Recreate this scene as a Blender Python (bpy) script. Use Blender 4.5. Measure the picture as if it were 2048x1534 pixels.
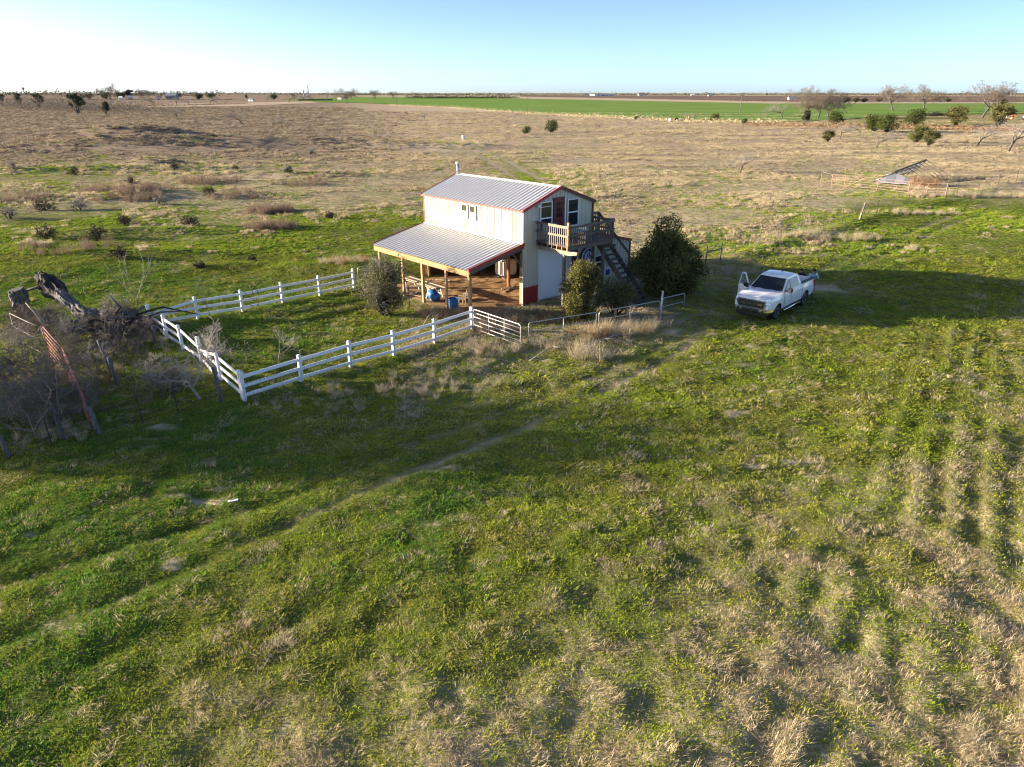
import bpy, bmesh, math, random
import numpy as np
from mathutils import Vector, Matrix, Euler

for o in list(bpy.data.objects): bpy.data.objects.remove(o)
scn = bpy.context.scene
R = math.radians
# ---------------------------------------------------------------- camera
CAM_H, PITCH, FOC = 11.0, R(22.32), 1415.0      # metres, radians, focal length in pixels of a 2048 px wide frame
cam_data = bpy.data.cameras.new('camera'); cam = bpy.data.objects.new('camera', cam_data)
scn.collection.objects.link(cam); scn.camera = cam
cam.location = (0, 0, CAM_H); cam.rotation_euler = (math.pi/2 - PITCH, 0, 0)
cam_data.sensor_fit = 'HORIZONTAL'; cam_data.sensor_width = 36; cam_data.lens = 36*FOC/2048
cam_data.clip_start = 0.1; cam_data.clip_end = 80000
# ---------------------------------------------------------------- sky and sun
SUN_EL, SUN_AZ = R(10.0), R(-86)                # azimuth measured clockwise from +Y (view direction); sun stands at the left
world = bpy.data.worlds.new('World'); scn.world = world; world.use_nodes = True
wn = world.node_tree.nodes; wl = world.node_tree.links
sky = wn.new('ShaderNodeTexSky'); sky.sky_type = 'NISHITA'; sky.sun_disc = False
sky.sun_elevation = SUN_EL; sky.sun_rotation = SUN_AZ
sky.altitude = 150; sky.air_density = .35; sky.dust_density = .7; sky.ozone_density = 1.15
bg = wn['Background']; bg.inputs['Strength'].default_value = 0.101
wl.new(sky.outputs[0], bg.inputs[0])
sl = bpy.data.lights.new('sun', 'SUN'); sl.energy = 5.0; sl.angle = R(0.55); sl.color = (1.0, 0.84, 0.63)
sun = bpy.data.objects.new('sun', sl); scn.collection.objects.link(sun)
sdir = Vector((math.sin(SUN_AZ)*math.cos(SUN_EL), math.cos(SUN_AZ)*math.cos(SUN_EL), math.sin(SUN_EL)))
sun.rotation_euler = sdir.to_track_quat('Z', 'Y').to_euler(); sun.location = (-60, 10, 40)
scn.cycles.use_denoising = True; scn.cycles.filter_width = 1.15; scn.cycles.sample_clamp_indirect = 3.0; scn.cycles.caustics_reflective = False; scn.cycles.caustics_refractive = False; scn.cycles.max_bounces = 5; scn.cycles.diffuse_bounces = 2; scn.cycles.transmission_bounces = 4; scn.cycles.glossy_bounces = 2
scn.view_settings.view_transform = 'Standard'; scn.view_settings.look = 'None'
scn.view_settings.exposure = 1.76; scn.view_settings.gamma = 1.0; scn.view_settings.use_curve_mapping = False

# ---------------------------------------------------------------- helpers
COL = scn.collection
cP, sP = math.cos(PITCH), math.sin(PITCH)
def ground_at(px, py, z=0.0):
    """point of the horizontal plane z seen at a pixel of the survey photograph"""
    u = (px-1024)/FOC; v = (767-py)/FOC; t = (CAM_H-z)/max(sP - v*cP, 2e-4)
    return (u*t, (cP+v*sP)*t)
def at_dist(px, D):
    return ((px-1024)/FOC*(D*cP+CAM_H*sP), D)

def hashn(ix, iy, s):
    n = (ix.astype(np.int64)*374761393 + iy.astype(np.int64)*668265263 + s*982451653) & 0x7fffffff
    n = ((n ^ (n >> 13))*1274126177) & 0x7fffffff
    return ((n ^ (n >> 16)) & 0xffff)/65535.0
def vnoise(x, y, s=0):
    ix = np.floor(x); iy = np.floor(y); fx = x-ix; fy = y-iy
    fx = fx*fx*(3-2*fx); fy = fy*fy*(3-2*fy)
    a = hashn(ix, iy, s); b = hashn(ix+1, iy, s); c = hashn(ix, iy+1, s); d = hashn(ix+1, iy+1, s)
    return (a*(1-fx)+b*fx)*(1-fy) + (c*(1-fx)+d*fx)*fy
def fbm(x, y, s=0, o=3):
    r = 0; a = .5; n = 0
    for k in range(o):
        r = r + a*vnoise(x*2**k, y*2**k, s+k*17); n += a; a *= .5
    return r/n
def sstep(e0, e1, x):
    t = np.clip((x-e0)/(e1-e0), 0, 1); return t*t*(3-2*t)
def seg_dist(x, y, pts):
    d = np.full(np.shape(x), 1e9)
    for (x0, y0), (x1, y1) in zip(pts[:-1], pts[1:]):
        dx, dy = x1-x0, y1-y0; t = np.clip(((x-x0)*dx+(y-y0)*dy)/(dx*dx+dy*dy), 0, 1)
        d = np.minimum(d, np.hypot(x-x0-t*dx, y-y0-t*dy))
    return d

# barn frame
BO, BYAW = (0.60, 38.26), R(41.97)
BA = (math.cos(BYAW), math.sin(BYAW)); BB = (-math.sin(BYAW), math.cos(BYAW))
def bw(a, b): return (BO[0]+a*BA[0]+b*BB[0], BO[1]+a*BA[1]+b*BB[1])
def to_barn(x, y):
    dx, dy = x-BO[0], y-BO[1]; return dx*BA[0]+dy*BA[1], dx*BB[0]+dy*BB[1]

# ---------------------------------------------------------------- the lie of the land
MOUNDS = [(-11.6, 46.3, 4.2, 1.5, .75, -.1), (-5.6, 47.3, 3.2, 1.6, .75, .1), (-60.5, 124, 3.2, 2.2, 1.3, 0), (-19.5, 47.5, 3.2, 1.2, .4, .1),
          (-80, 158, 26, 4.5, 2.4, -.05), (-52, 163, 24, 4, 2.2, .06), (-18, 160, 20, 5, 1.3, 0), (-97, 190, 22, 6, 3.4, 0), (-62, 112, 20, 3, .9, .1), (-30, 104, 16, 3, .8, -.1), (-42, 84, 9, 2.4, .7, .1), (-26, 52, 6, 1.4, .35, .0), (-33, 60, 8, 1.6, .5, .1)]
PLATFORM = 0
TRACK_A = [ground_at(*p) for p in ((-160, 1345), (0, 1290), (250, 1195), (500, 1085), (720, 990), (880, 925), (1060, 850), (1230, 765), (1330, 715), (1420, 660))]
TRACK_B = [ground_at(*p) for p in ((-160, 1215), (0, 1165), (300, 1080), (560, 1000), (720, 935), (860, 880), (1010, 820), (1180, 755), (1300, 700), (1400, 655))]
TRACK_C = [ground_at(*p) for p in ((1470, 640), (1600, 575), (1760, 512), (1900, 452), (2048, 398), (2300, 330))]
TRACK_D = [ground_at(*p) for p in ((1500, 590), (1640, 540), (1780, 480), (1920, 428), (2048, 385), (2300, 318))]
LANE_A = [ground_at(*p) for p in ((1035, 362), (1000, 335), (960, 312), (900, 297), (850, 290))]
LANE_B = [ground_at(*p) for p in ((1085, 362), (1035, 332), (985, 308), (930, 294), (860, 284))]
ROW0, ROW1 = ground_at(1962, 1340), ground_at(1986, 870)
ROWD = (ROW1[0]-ROW0[0], ROW1[1]-ROW0[1]); _l = math.hypot(*ROWD); ROWD = (ROWD[0]/_l, ROWD[1]/_l)
def rows_at(x, y):
    u = (x-ROW0[0])*ROWD[1]-(y-ROW0[1])*ROWD[0]+.35*(fbm(x/3, y/3, 83, 2)-.5)
    return (.5+.5*np.cos(u*2*np.pi/.95))**3*sstep(-6.5, -1.0, u)*sstep(48, 34, y)*sstep(.30, .55, fbm(x/2.2, y/3.5, 85, 2))
FENCELINE = [ground_at(*p) for p in ((1417, 532), (1560, 487), (1718, 446), (1889, 400), (2048, 362), (2300, 310))]

def height(x, y):
    x = np.asarray(x, float); y = np.asarray(y, float)
    d = np.hypot(x, y)
    h = .34*(fbm(x/16, y/16, 3, 2)-.5) + .16*(fbm(x/3.1, y/3.1, 9, 2)-.5)*sstep(160, 60, d)
    h = h + .19*(fbm(x/.9, y/.65, 21, 3)-.5)*sstep(90, 40, d)
    h = h + .10*(vnoise(x/.62, y/.55, 23)-.35)*sstep(.3, .6, fbm(x/4, y/3, 25, 2)+.25*sstep(16, 10, y)+.2*sstep(.1, .5, x/np.maximum(y, 1))-.15)*sstep(60, 30, d)
    h = h + .10*rows_at(x, y)
    a, b = to_barn(x, y)
    near = sstep(5.5, 1.5, np.maximum(np.maximum(-4-a, a-9.2), np.maximum(-3-b, b-9.2)))
    h = h*(1-near)
    tr = np.minimum(seg_dist(x, y, TRACK_A), seg_dist(x, y, TRACK_B)); tr = np.minimum(tr, np.minimum(seg_dist(x, y, TRACK_C), seg_dist(x, y, TRACK_D)))
    h = h - .08*np.exp(-(tr/.30)**2)
    fl = seg_dist(x, y, FENCELINE); h = h + .22*np.exp(-(fl/.9)**2)
    for mx, my, rx, ry, mh, rot in MOUNDS:
        c, s = math.cos(rot), math.sin(rot); u = ((x-mx)*c+(y-my)*s)/rx; v = (-(x-mx)*s+(y-my)*c)/ry
        h = h + mh*np.exp(-(u*u+v*v))*(.75+.5*fbm(x/2.0, y/2.0, 5, 2))
    h = h + 9*np.exp(-((x+2100)/750)**2)*sstep(900, 2600, y)           # gentle rise far left
    return h
def H1(x, y): return float(height(np.array([x]), np.array([y]))[0])

# how dry, how brown the grass is, surveyed at places of the ground
ZONES = [(100,1400,.1),(100,1250,.05),(300,1500,.35),(600,1300,.18),(600,1480,.42),(900,1480,.58),(900,1250,.2),(900,1050,.04),(1200,1480,.55),(1200,1250,.36),
 (1200,1050,.2),(1500,1480,.52),(1500,1250,.45),(1500,1050,.33),(1500,850,.2),(1800,1480,.5),(1800,1250,.47),(1800,1050,.42),(1800,850,.22),(2000,1250,.55),(2000,850,.36),
 (2000,700,.3),(1500,720,.15),(1800,620,.15),(1950,500,.25),(1900,420,.08),(1700,520,.08),(1800,440,.08),(100,1000,.05),(400,900,.02),(700,800,.25),(900,760,.35),(1100,760,.3),
 (1100,850,.12),(300,780,.2),(600,700,.1),(500,600,.05),(200,560,.05),(300,480,.3),(100,480,.3),(500,440,.5),(600,380,.62),(300,380,.6),(100,350,.45),(700,480,.08),
 (750,380,.6),(900,320,.75),(1250,420,.68),(1300,500,.62),(1450,450,.68),(1600,400,.8),(1600,480,.62),(1500,330,.85),(1300,350,.7),(1200,300,.88),(1000,300,.8),
 (1750,380,.78),(1900,340,.88),(1500,280,1.),(1100,260,1.),(700,280,.9),(500,300,.7),(300,250,1.),(100,250,1.),(1900,290,.95),(1250,650,.55),(1000,690,.45),(1000,640,.5)]
zp = np.array([ground_at(a, b) for a, b, c in ZONES]); zv = np.array([c for a, b, c in ZONES])
def polar(x, y): return np.arctan2(x, np.maximum(y, 1)), np.log(np.hypot(x, y)+8)
zt, zr = polar(zp[:, 0], zp[:, 1])
def dry_map(x, y):
    t, r = polar(x, y); num = np.zeros_like(x); den = np.zeros_like(x)
    for a, b, c in zip(zt, zr, zv):
        w = 1/(((t-a)*1.6)**2+((r-b)*1.5)**2+.004)**1.5; num += w*c; den += w
    lane = np.minimum(seg_dist(x, y, LANE_A), seg_dist(x, y, LANE_B))
    return num/den - .32*np.exp(-(lane/2.2)**2)
def bare_map(x, y):
    tr = np.minimum(seg_dist(x, y, TRACK_A), seg_dist(x, y, TRACK_B[5:])+.12)
    b = np.exp(-(tr/.17)**2)*(.55+.6*sstep(.40, .64, fbm(x/1.6, y/1.6, 31, 2)+.06*sstep(18, 24, y)))*sstep(12, 16, y+.35*x)
    td = np.minimum(seg_dist(x, y, TRACK_C), seg_dist(x, y, TRACK_D)); b = np.maximum(b, np.exp(-(td/.35)**2)*.55*sstep(.3, .6, fbm(x/1.7, y/1.7, 37, 2)))
    b = np.maximum(b, np.exp(-(seg_dist(x, y, LANE_A)/.65)**2)*.7); b = np.maximum(b, np.exp(-(seg_dist(x, y, LANE_B)/.65)**2)*.7)
    n = fbm(x/.75+y*.3, y/.42, 41, 2); m = fbm(x/5, y/5, 43, 2)
    b = np.maximum(b, sstep(.74, .80, n)*sstep(.48, .60, m)*sstep(45, 25, y)*.95)
    for px, py, rx, ry in ((1375, 665, 1.0, .5), (1605, 508, 2.2, .9), (1650, 575, 1.6, 1.4)):
        gx, gy = ground_at(px, py); b = np.maximum(b, 1.1*np.exp(-(((x-gx)/rx)**2+((y-gy)/ry)**2))*sstep(.25, .6, fbm(x/.6, y/.6, 47, 2)))
    return np.clip(b, 0, 1)
def brown_map(x, y):
    ang = x/np.maximum(y, 1)
    f = sstep(-.10, -.32, ang)*sstep(95, 170, y)
    return np.clip(f*(.75+.9*fbm(x/22, y/14, 51, 2)), 0, 1)

# ---------------------------------------------------------------- materials
MATS = {}
def nodes(name):
    m = bpy.data.materials.new(name); m.use_nodes = True; MATS[name] = m
    return m, m.node_tree.nodes, m.node_tree.links
def N(n, t, **kw):
    o = n.new(t)
    for k, v in kw.items(): setattr(o, k, v)
    return o
def mixcol(n, l, f, a, b):
    x = N(n, 'ShaderNodeMix', data_type='RGBA')
    for s, v in ((x.inputs[0], f), (x.inputs[6], a), (x.inputs[7], b)):
        if hasattr(v, 'type') and hasattr(v, 'links'): l.new(v, s)
        elif isinstance(v, (int, float)): s.default_value = v
        else: s.default_value = (*v, 1)
    return x.outputs[2]
def noise(n, l, scale, detail=3, rough=.6, vec=None):
    t = N(n, 'ShaderNodeTexNoise'); t.inputs['Scale'].default_value = scale; t.inputs['Detail'].default_value = detail; t.inputs['Roughness'].default_value = rough
    if vec is not None: l.new(vec, t.inputs['Vector'])
    return t.outputs['Fac']
def ramp(n, l, fac, a, b):
    r = N(n, 'ShaderNodeMapRange'); r.inputs['From Min'].default_value = a; r.inputs['From Max'].default_value = b; l.new(fac, r.inputs['Value']); return r.outputs[0]
def objcoord(n): return N(n, 'ShaderNodeTexCoord').outputs['Object']
def paint(name, col, rough=.6, metal=0.0, var=.12, scale=6, dirt=None, bump=0.0, bscale=30, spec=.5, coat=0):
    m, n, l = nodes(name); b = n['Principled BSDF']
    c = objcoord(n); f = noise(n, l, scale, 4, .6, c)
    lo = tuple(max(0, v*(1-var)) for v in col); hi = tuple(min(1, v*(1+var)) for v in col)
    out = mixcol(n, l, f, lo, hi)
    if dirt:
        g = ramp(n, l, noise(n, l, scale*.35, 5, .7, c), .55, .8); out = mixcol(n, l, g, out, dirt)
    l.new(out, b.inputs['Base Color']); b.inputs['Roughness'].default_value = rough; b.inputs['Metallic'].default_value = metal
    b.inputs['Specular IOR Level'].default_value = spec
    if coat: b.inputs['Coat Weight'].default_value = coat; b.inputs['Coat Roughness'].default_value = .06
    if bump:
        bp = N(n, 'ShaderNodeBump'); bp.inputs['Strength'].default_value = bump; bp.inputs['Distance'].default_value = .02
        l.new(noise(n, l, bscale, 3, .6, c), bp.inputs['Height']); l.new(bp.outputs[0], b.inputs['Normal'])
    return m
def wood(name, col, dark, stretch=(1, 1, 12), rough=.8):
    m, n, l = nodes(name); b = n['Principled BSDF']
    mp = N(n, 'ShaderNodeMapping'); l.new(objcoord(n), mp.inputs[0]); mp.inputs['Scale'].default_value = (14/stretch[0], 14/stretch[1], 14/stretch[2])
    f = noise(n, l, 1.6, 5, .65, mp.outputs[0]); f = ramp(n, l, f, .35, .7)
    oi = N(n, 'ShaderNodeObjectInfo'); v = mixcol(n, l, oi.outputs['Random'], tuple(x*.8 for x in col), tuple(min(1, x*1.15) for x in col))
    l.new(mixcol(n, l, f, dark, v), b.inputs['Base Color']); b.inputs['Roughness'].default_value = rough; b.inputs['Specular IOR Level'].default_value = .2
    return m
def leafmat(name, lo, hi, trans=.35, patch=None, pscale=.3):
    m, n, l = nodes(name); n.remove(n['Principled BSDF']); out = n['Material Output']
    oi = N(n, 'ShaderNodeObjectInfo'); geo = N(n, 'ShaderNodeNewGeometry')
    r = N(n, 'ShaderNodeMath', operation='MULTIPLY_ADD'); l.new(geo.outputs['Random Per Island'], r.inputs[0]); r.inputs[1].default_value = .55
    k = N(n, 'ShaderNodeMath', operation='MULTIPLY'); l.new(oi.outputs['Random'], k.inputs[0]); k.inputs[1].default_value = .45; l.new(k.outputs[0], r.inputs[2])
    c = mixcol(n, l, r.outputs[0], lo, hi)
    if patch:
        f = ramp(n, l, noise(n, l, pscale, 3, .6, geo.outputs['Position']), .42, .62); c = mixcol(n, l, f, c, patch)
    d = N(n, 'ShaderNodeBsdfDiffuse'); t = N(n, 'ShaderNodeBsdfTranslucent'); mx = N(n, 'ShaderNodeMixShader'); mx.inputs[0].default_value = trans
    l.new(c, d.inputs[0]); l.new(c, t.inputs[0]); l.new(d.outputs[0], mx.inputs[1]); l.new(t.outputs[0], mx.inputs[2]); l.new(mx.outputs[0], out.inputs[0])
    return m
def glass(name, col=(.02, .025, .03), rough=.06):
    m, n, l = nodes(name); b = n['Principled BSDF']; b.inputs['Base Color'].default_value = (*col, 1); b.inputs['Roughness'].default_value = rough
    b.inputs['Specular IOR Level'].default_value = .6; return m

# ground
gm, n, l = nodes('pasture_ground'); b = n['Principled BSDF']; b.inputs['Roughness'].default_value = 1; b.inputs['Specular IOR Level'].default_value = 0
at = N(n, 'ShaderNodeAttribute'); at.attribute_name = 'zone'; sp = N(n, 'ShaderNodeSeparateColor'); l.new(at.outputs['Color'], sp.inputs[0])
pos = N(n, 'ShaderNodeNewGeometry').outputs['Position']
f1 = noise(n, l, 2.3, 5, .7, pos); f2 = noise(n, l, .25, 4, .6, pos); f3 = noise(n, l, 14, 3, .6, pos); f4 = noise(n, l, .045, 4, .6, pos)
green = mixcol(n, l, ramp(n, l, f1, .3, .7), (.055, .085, .018), (.160, .200, .035))
green = mixcol(n, l, ramp(n, l, f3, .45, .7), green, (.19, .17, .085))
tan = mixcol(n, l, ramp(n, l, f1, .3, .7), (.38, .29, .185), (.66, .54, .38))
tan = mixcol(n, l, ramp(n, l, f4, .45, .7), tan, (.52, .43, .32))
ad = N(n, 'ShaderNodeMath', operation='MULTIPLY_ADD'); l.new(f2, ad.inputs[0]); ad.inputs[1].default_value = .55; l.new(sp.outputs[0], ad.inputs[2])
c = mixcol(n, l, ramp(n, l, ad.outputs[0], .55, .92), green, tan)
c = mixcol(n, l, sp.outputs[2], c, mixcol(n, l, ramp(n, l, f1, .3, .7), (.22, .17, .125), (.42, .33, .24)))
soil = mixcol(n, l, f3, (.36, .29, .205), (.58, .49, .37))
c = mixcol(n, l, sp.outputs[1], c, soil)
l.new(c, b.inputs['Base Color'])
bp = N(n, 'ShaderNodeBump'); bp.inputs['Strength'].default_value = .7; bp.inputs['Distance'].default_value = .12
l.new(noise(n, l, 3.5, 5, .7, pos), bp.inputs['Height']); l.new(bp.outputs[0], b.inputs['Normal'])

def fieldmat(name, a, b_, stripe=None, sscale=.05, rot=0, var=.02):
    m, n, l = nodes(name); b = n['Principled BSDF']; b.inputs['Roughness'].default_value = 1; b.inputs['Specular IOR Level'].default_value = 0
    pos = N(n, 'ShaderNodeNewGeometry').outputs['Position']
    c = mixcol(n, l, ramp(n, l, noise(n, l, var, 4, .6, pos), .35, .65), a, b_)
    if stripe:
        mp = N(n, 'ShaderNodeMapping'); l.new(pos, mp.inputs[0]); mp.inputs['Rotation'].default_value = (0, 0, rot)
        w = N(n, 'ShaderNodeTexWave', bands_direction='Y'); w.inputs['Scale'].default_value = sscale; w.inputs['Distortion'].default_value = .6; w.inputs['Detail'].default_value = 2; w.inputs['Detail Scale'].default_value = .4
        l.new(mp.outputs[0], w.inputs['Vector']); c = mixcol(n, l, ramp(n, l, w.outputs['Fac'], .72, 1.0), c, stripe)
    l.new(c, b.inputs['Base Color']); return m
fieldmat('wheat', (.19, .30, .075), (.245, .36, .10), (.12, .215, .055), .0085, R(-8))
fieldmat('ploughed', (.18, .125, .10), (.23, .17, .14), (.30, .23, .19), .02, R(5), .01)
fieldmat('stubble', (.52, .41, .29), (.62, .51, .37), (.44, .34, .24), .02, R(4), .01)
fieldmat('meadow', (.28, .25, .10), (.36, .31, .15), None, var=.05)

paint('cream_metal', (.56, .54, .435), .45, 0, .05, 1.2, (.49, .47, .375))
paint('sheet_grey', (.24, .25, .28), .6, .2, .2, 2); paint('sheet_dull', (.36, .37, .39), .6, .2, .2, 2)
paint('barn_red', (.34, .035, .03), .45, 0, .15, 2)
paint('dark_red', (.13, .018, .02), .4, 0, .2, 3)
paint('galvalume', (.60, .60, .61), .45, .25, .08, 1.5, (.52, .51, .50))
paint('white_trim', (.80, .80, .78), .45, 0, .05)
paint('rollup', (.86, .87, .86), .5, 0, .05)
paint('white_vinyl', (.85, .86, .87), .38, 0, .05, 3, (.72, .72, .67))
paint('pipe_galv', (.40, .41, .43), .45, .6, .15, 5)
paint('pipe_white', (.62, .58, .55), .5, .2, .15, 4, (.42, .26, .18))
paint('pipe_rust', (.32, .20, .16), .8, 0, .3, 5, (.38, .29, .24))
paint('pipe_red', (.27, .085, .07), .75, 0, .35, 5, (.33, .20, .17))
paint('steel_dark', (.055, .05, .045), .6, .3, .3)
paint('black_plastic', (.012, .012, .013), .5, 0, .1)
paint('blue_barrel', (.03, .15, .38), .4, 0, .12)
paint('grey_wire', (.16, .15, .14), .6, .3, .1)
paint('tank_white', (.62, .60, .52), .5, 0, .1)
paint('truck_white', (.86, .87, .88), .25, 0, .02, 2, coat=.8)
paint('chrome', (.75, .76, .78), .15, 1.0, .03)
paint('tyre', (.015, .015, .016), .8, 0, .2)
paint('alloy', (.55, .56, .58), .28, .9, .05)
paint('lamp_lens', (.70, .74, .78), .12, .2, .1)
paint('tail_red', (.40, .02, .02), .25)
paint('interior', (.028, .026, .025), .8)
glass('window_glass'); glass('window_olive', (.07, .07, .035), .12); glass('car_glass', (.012, .016, .02), .04)
m, n, l = nodes('door_glass'); b = n['Principled BSDF']; b.inputs['Base Color'].default_value = (.75, .8, .78, 1); b.inputs['Transmission Weight'].default_value = .9; b.inputs['Roughness'].default_value = .03; b.inputs['IOR'].default_value = 1.05
paint('blind_white', (.78, .78, .74), .6, 0, .04)
wood('wood_new', (.50, .33, .17), (.33, .20, .10)); wood('wood_grey', (.20, .17, .145), (.10, .085, .075)); wood('wood_grey_side', (.20, .17, .145), (.10, .085, .075), (12, 1, 1))
wood('wood_pale', (.46, .38, .28), (.26, .20, .14), (1, 12, 1)); wood('wood_red', (.30, .13, .07), (.17, .07, .04)); wood('bark_dark', (.085, .075, .066), (.02, .018, .016), (1, 1, 3))
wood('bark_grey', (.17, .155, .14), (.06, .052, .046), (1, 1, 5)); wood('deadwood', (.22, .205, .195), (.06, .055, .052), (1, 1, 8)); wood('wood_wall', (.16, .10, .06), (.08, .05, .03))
paint('twig_grey', (.27, .25, .225), .9, 0, .35, 2, spec=.1); paint('twig_brown', (.20, .165, .135), .9, 0, .35, 2, spec=.1); paint('twig_pale', (.36, .33, .30), .9, 0, .3, 2, spec=.1); paint('twig_dark', (.065, .055, .048), .9, 0, .3, 2, spec=.1)
paint('orange_dirt', (.40, .245, .125), .95, 0, .35, 3.5, (.24, .15, .08), bump=.8, bscale=9, spec=.1)
paint('sign_blue', (.015, .04, .30), .35, 0, .05); paint('sign_white', (.72, .74, .80), .35, 0, .03); paint('sign_drum', (.05, .045, .045), .6)
paint('skin', (.42, .25, .17), .55, 0, .05); paint('hair', (.012, .010, .009), .6); paint('cloth_black', (.012, .012, .014), .9); paint('cloth_blue', (.33, .47, .62), .9); paint('denim', (.05, .07, .12), .9)
paint('paper_white', (.78, .78, .76), .6); paint('brick_orange', (.45, .20, .11), .8); paint('far_roof', (.30, .16, .13), .7); paint('far_grey', (.20, .22, .26), .7); paint('far_pink', (.62, .50, .45), .8); paint('far_dark', (.05, .048, .045), .9)
leafmat('leaf_oak', (.045, .060, .020), (.150, .160, .055), .3, (.20, .19, .065), .8)
leafmat('leaf_yellow', (.105, .108, .032), (.31, .275, .095), .35, (.19, .18, .065), .9)
leafmat('leaf_sage', (.085, .092, .048), (.24, .225, .125), .35)
leafmat('leaf_green', (.050, .072, .022), (.150, .170, .055), .3)
leafmat('leaf_cedar', (.045, .055, .036), (.115, .120, .075), .2)
leafmat('leaf_olive', (.085, .092, .034), (.22, .205, .085), .3)
leafmat('grass_green', (.225, .290, .024), (.390, .465, .050), .3, (.390, .380, .070), .30)
leafmat('grass_lush', (.115, .230, .032), (.200, .345, .054), .28)
leafmat('grass_dry', (.44, .350, .205), (.74, .63, .405), .35)
leafmat('grass_grey', (.34, .290, .210), (.60, .52, .385), .3)
leafmat('weed_brown', (.17, .125, .09), (.34, .26, .19), .25)
leafmat('thicket_grey', (.085, .075, .064), (.19, .17, .145), .2)
leafmat('weed_orange', (.28, .165, .085), (.47, .32, .19), .3)

# ---------------------------------------------------------------- mesh helpers
def mesh_np(name, v, f):
    """mesh from arrays; all faces of equal size"""
    v = np.asarray(v, np.float32).reshape(-1, 3); f = np.asarray(f, np.int32); k = f.shape[1]
    me = bpy.data.meshes.new(name); me.vertices.add(len(v)); me.vertices.foreach_set('co', v.ravel())
    me.loops.add(f.size); me.loops.foreach_set('vertex_index', f.ravel())
    me.polygons.add(len(f)); me.polygons.foreach_set('loop_start', np.arange(0, f.size, k, dtype=np.int32))
    me.update(calc_edges=True); return me
class MB:
    def __init__(s): s.v = []; s.f = []
    def add(s, vs, fs):
        o = len(s.v); s.v += [tuple(p) for p in vs]; s.f += [tuple(i+o for i in f) for f in fs]; return s
    def box(s, x0, x1, y0, y1, z0, z1):
        return s.add([(x0,y0,z0),(x1,y0,z0),(x1,y1,z0),(x0,y1,z0),(x0,y0,z1),(x1,y0,z1),(x1,y1,z1),(x0,y1,z1)],
                     [(0,3,2,1),(4,5,6,7),(0,1,5,4),(1,2,6,5),(2,3,7,6),(3,0,4,7)])
    def bar(s, p, q, w, h, up=(0, 0, 1)):
        """rectangular bar from p to q, w across, h along up"""
        p = Vector(p); q = Vector(q); d = (q-p).normalized(); u = Vector(up)
        if abs(d.dot(u)) > .98: u = Vector((1, 0, 0))
        r = d.cross(u).normalized(); u = r.cross(d).normalized()
        vs = []
        for c in (p, q):
            for a, b in ((-1,-1),(1,-1),(1,1),(-1,1)): vs.append(c+r*a*w/2+u*b*h/2)
        return s.add(vs, [(0,1,2,3),(7,6,5,4),(0,4,5,1),(1,5,6,2),(2,6,7,3),(3,7,4,0)])
    def tube(s, pts, rad, k=8, cap=True):
        pts = [Vector(p) for p in pts]; rad = [rad]*len(pts) if isinstance(rad, (int, float)) else rad
        o = len(s.v); ref = None
        for i, p in enumerate(pts):
            d = (pts[min(i+1, len(pts)-1)]-pts[max(i-1, 0)]).normalized()
            if ref is None: ref = Vector((0, 0, 1)) if abs(d.z) < .9 else Vector((1, 0, 0))
            r = (ref - d*ref.dot(d)).normalized(); ref = r; u = d.cross(r)
            for j in range(k):
                a = 2*math.pi*j/k; s.v.append(tuple(p+(r*math.cos(a)+u*math.sin(a))*rad[i]))
        for i in range(len(pts)-1):
            for j in range(k):
                s.f.append((o+i*k+j, o+i*k+(j+1) % k, o+(i+1)*k+(j+1) % k, o+(i+1)*k+j))
        if cap: s.f.append(tuple(o+j for j in range(k-1, -1, -1))); s.f.append(tuple(o+(len(pts)-1)*k+j for j in range(k)))
        return s
    def lathe(s, prof, k=16, c=(0, 0, 0), axis='z'):
        """prof: list of (radius, height) turned about an axis"""
        o = len(s.v)
        for r, h in prof:
            for j in range(k):
                a = 2*math.pi*j/k; x, y = r*math.cos(a), r*math.sin(a)
                s.v.append((c[0]+x, c[1]+y, c[2]+h) if axis == 'z' else (c[0]+x, c[1]+h, c[2]+y))
        for i in range(len(prof)-1):
            for j in range(k): s.f.append((o+i*k+j, o+i*k+(j+1) % k, o+(i+1)*k+(j+1) % k, o+(i+1)*k+j))
        s.f.append(tuple(o+j for j in range(k-1, -1, -1))); s.f.append(tuple(o+(len(prof)-1)*k+j for j in range(k)))
        return s
    def prism(s, poly, y0, y1, axis='y'):
        k = len(poly)
        if axis == 'y': vs = [(x, y0, z) for x, z in poly]+[(x, y1, z) for x, z in poly]
        elif axis == 'x': vs = [(y0, x, z) for x, z in poly]+[(y1, x, z) for x, z in poly]
        else: vs = [(x, z, y0) for x, z in poly]+[(x, z, y1) for x, z in poly]
        return s.add(vs, [tuple(range(k)), tuple(range(2*k-1, k-1, -1))]+[(i, i+k, (i+1) % k+k, (i+1) % k) for i in range(k)])
    def mesh(s, name):
        me = bpy.data.meshes.new(name); me.from_pydata(s.v, [], s.f)
        bm = bmesh.new(); bm.from_mesh(me); bmesh.ops.recalc_face_normals(bm, faces=bm.faces); bm.to_mesh(me); bm.free()
        return me
def link(name, me, mat=None, parent=None, smooth=False, label=None):
    o = bpy.data.objects.new(name, me); COL.objects.link(o)
    if mat is not None and me is not None and not me.materials: me.materials.append(MATS[mat])
    if parent is not None: o.parent = parent
    if smooth: me.polygons.foreach_set('use_smooth', [True]*len(me.polygons))
    if label: o['label'] = label
    return o
def part(mb, name, mat, parent, smooth=False, label=None, bevel=0):
    me = mb.mesh(name)
    if bevel:
        bm = bmesh.new(); bm.from_mesh(me); bmesh.ops.bevel(bm, geom=[e for e in bm.edges if e.calc_face_angle(0) > .6], offset=bevel, segments=2, affect='EDGES'); bm.to_mesh(me); bm.free()
    return link(name, me, mat, parent, smooth, label)
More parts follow.
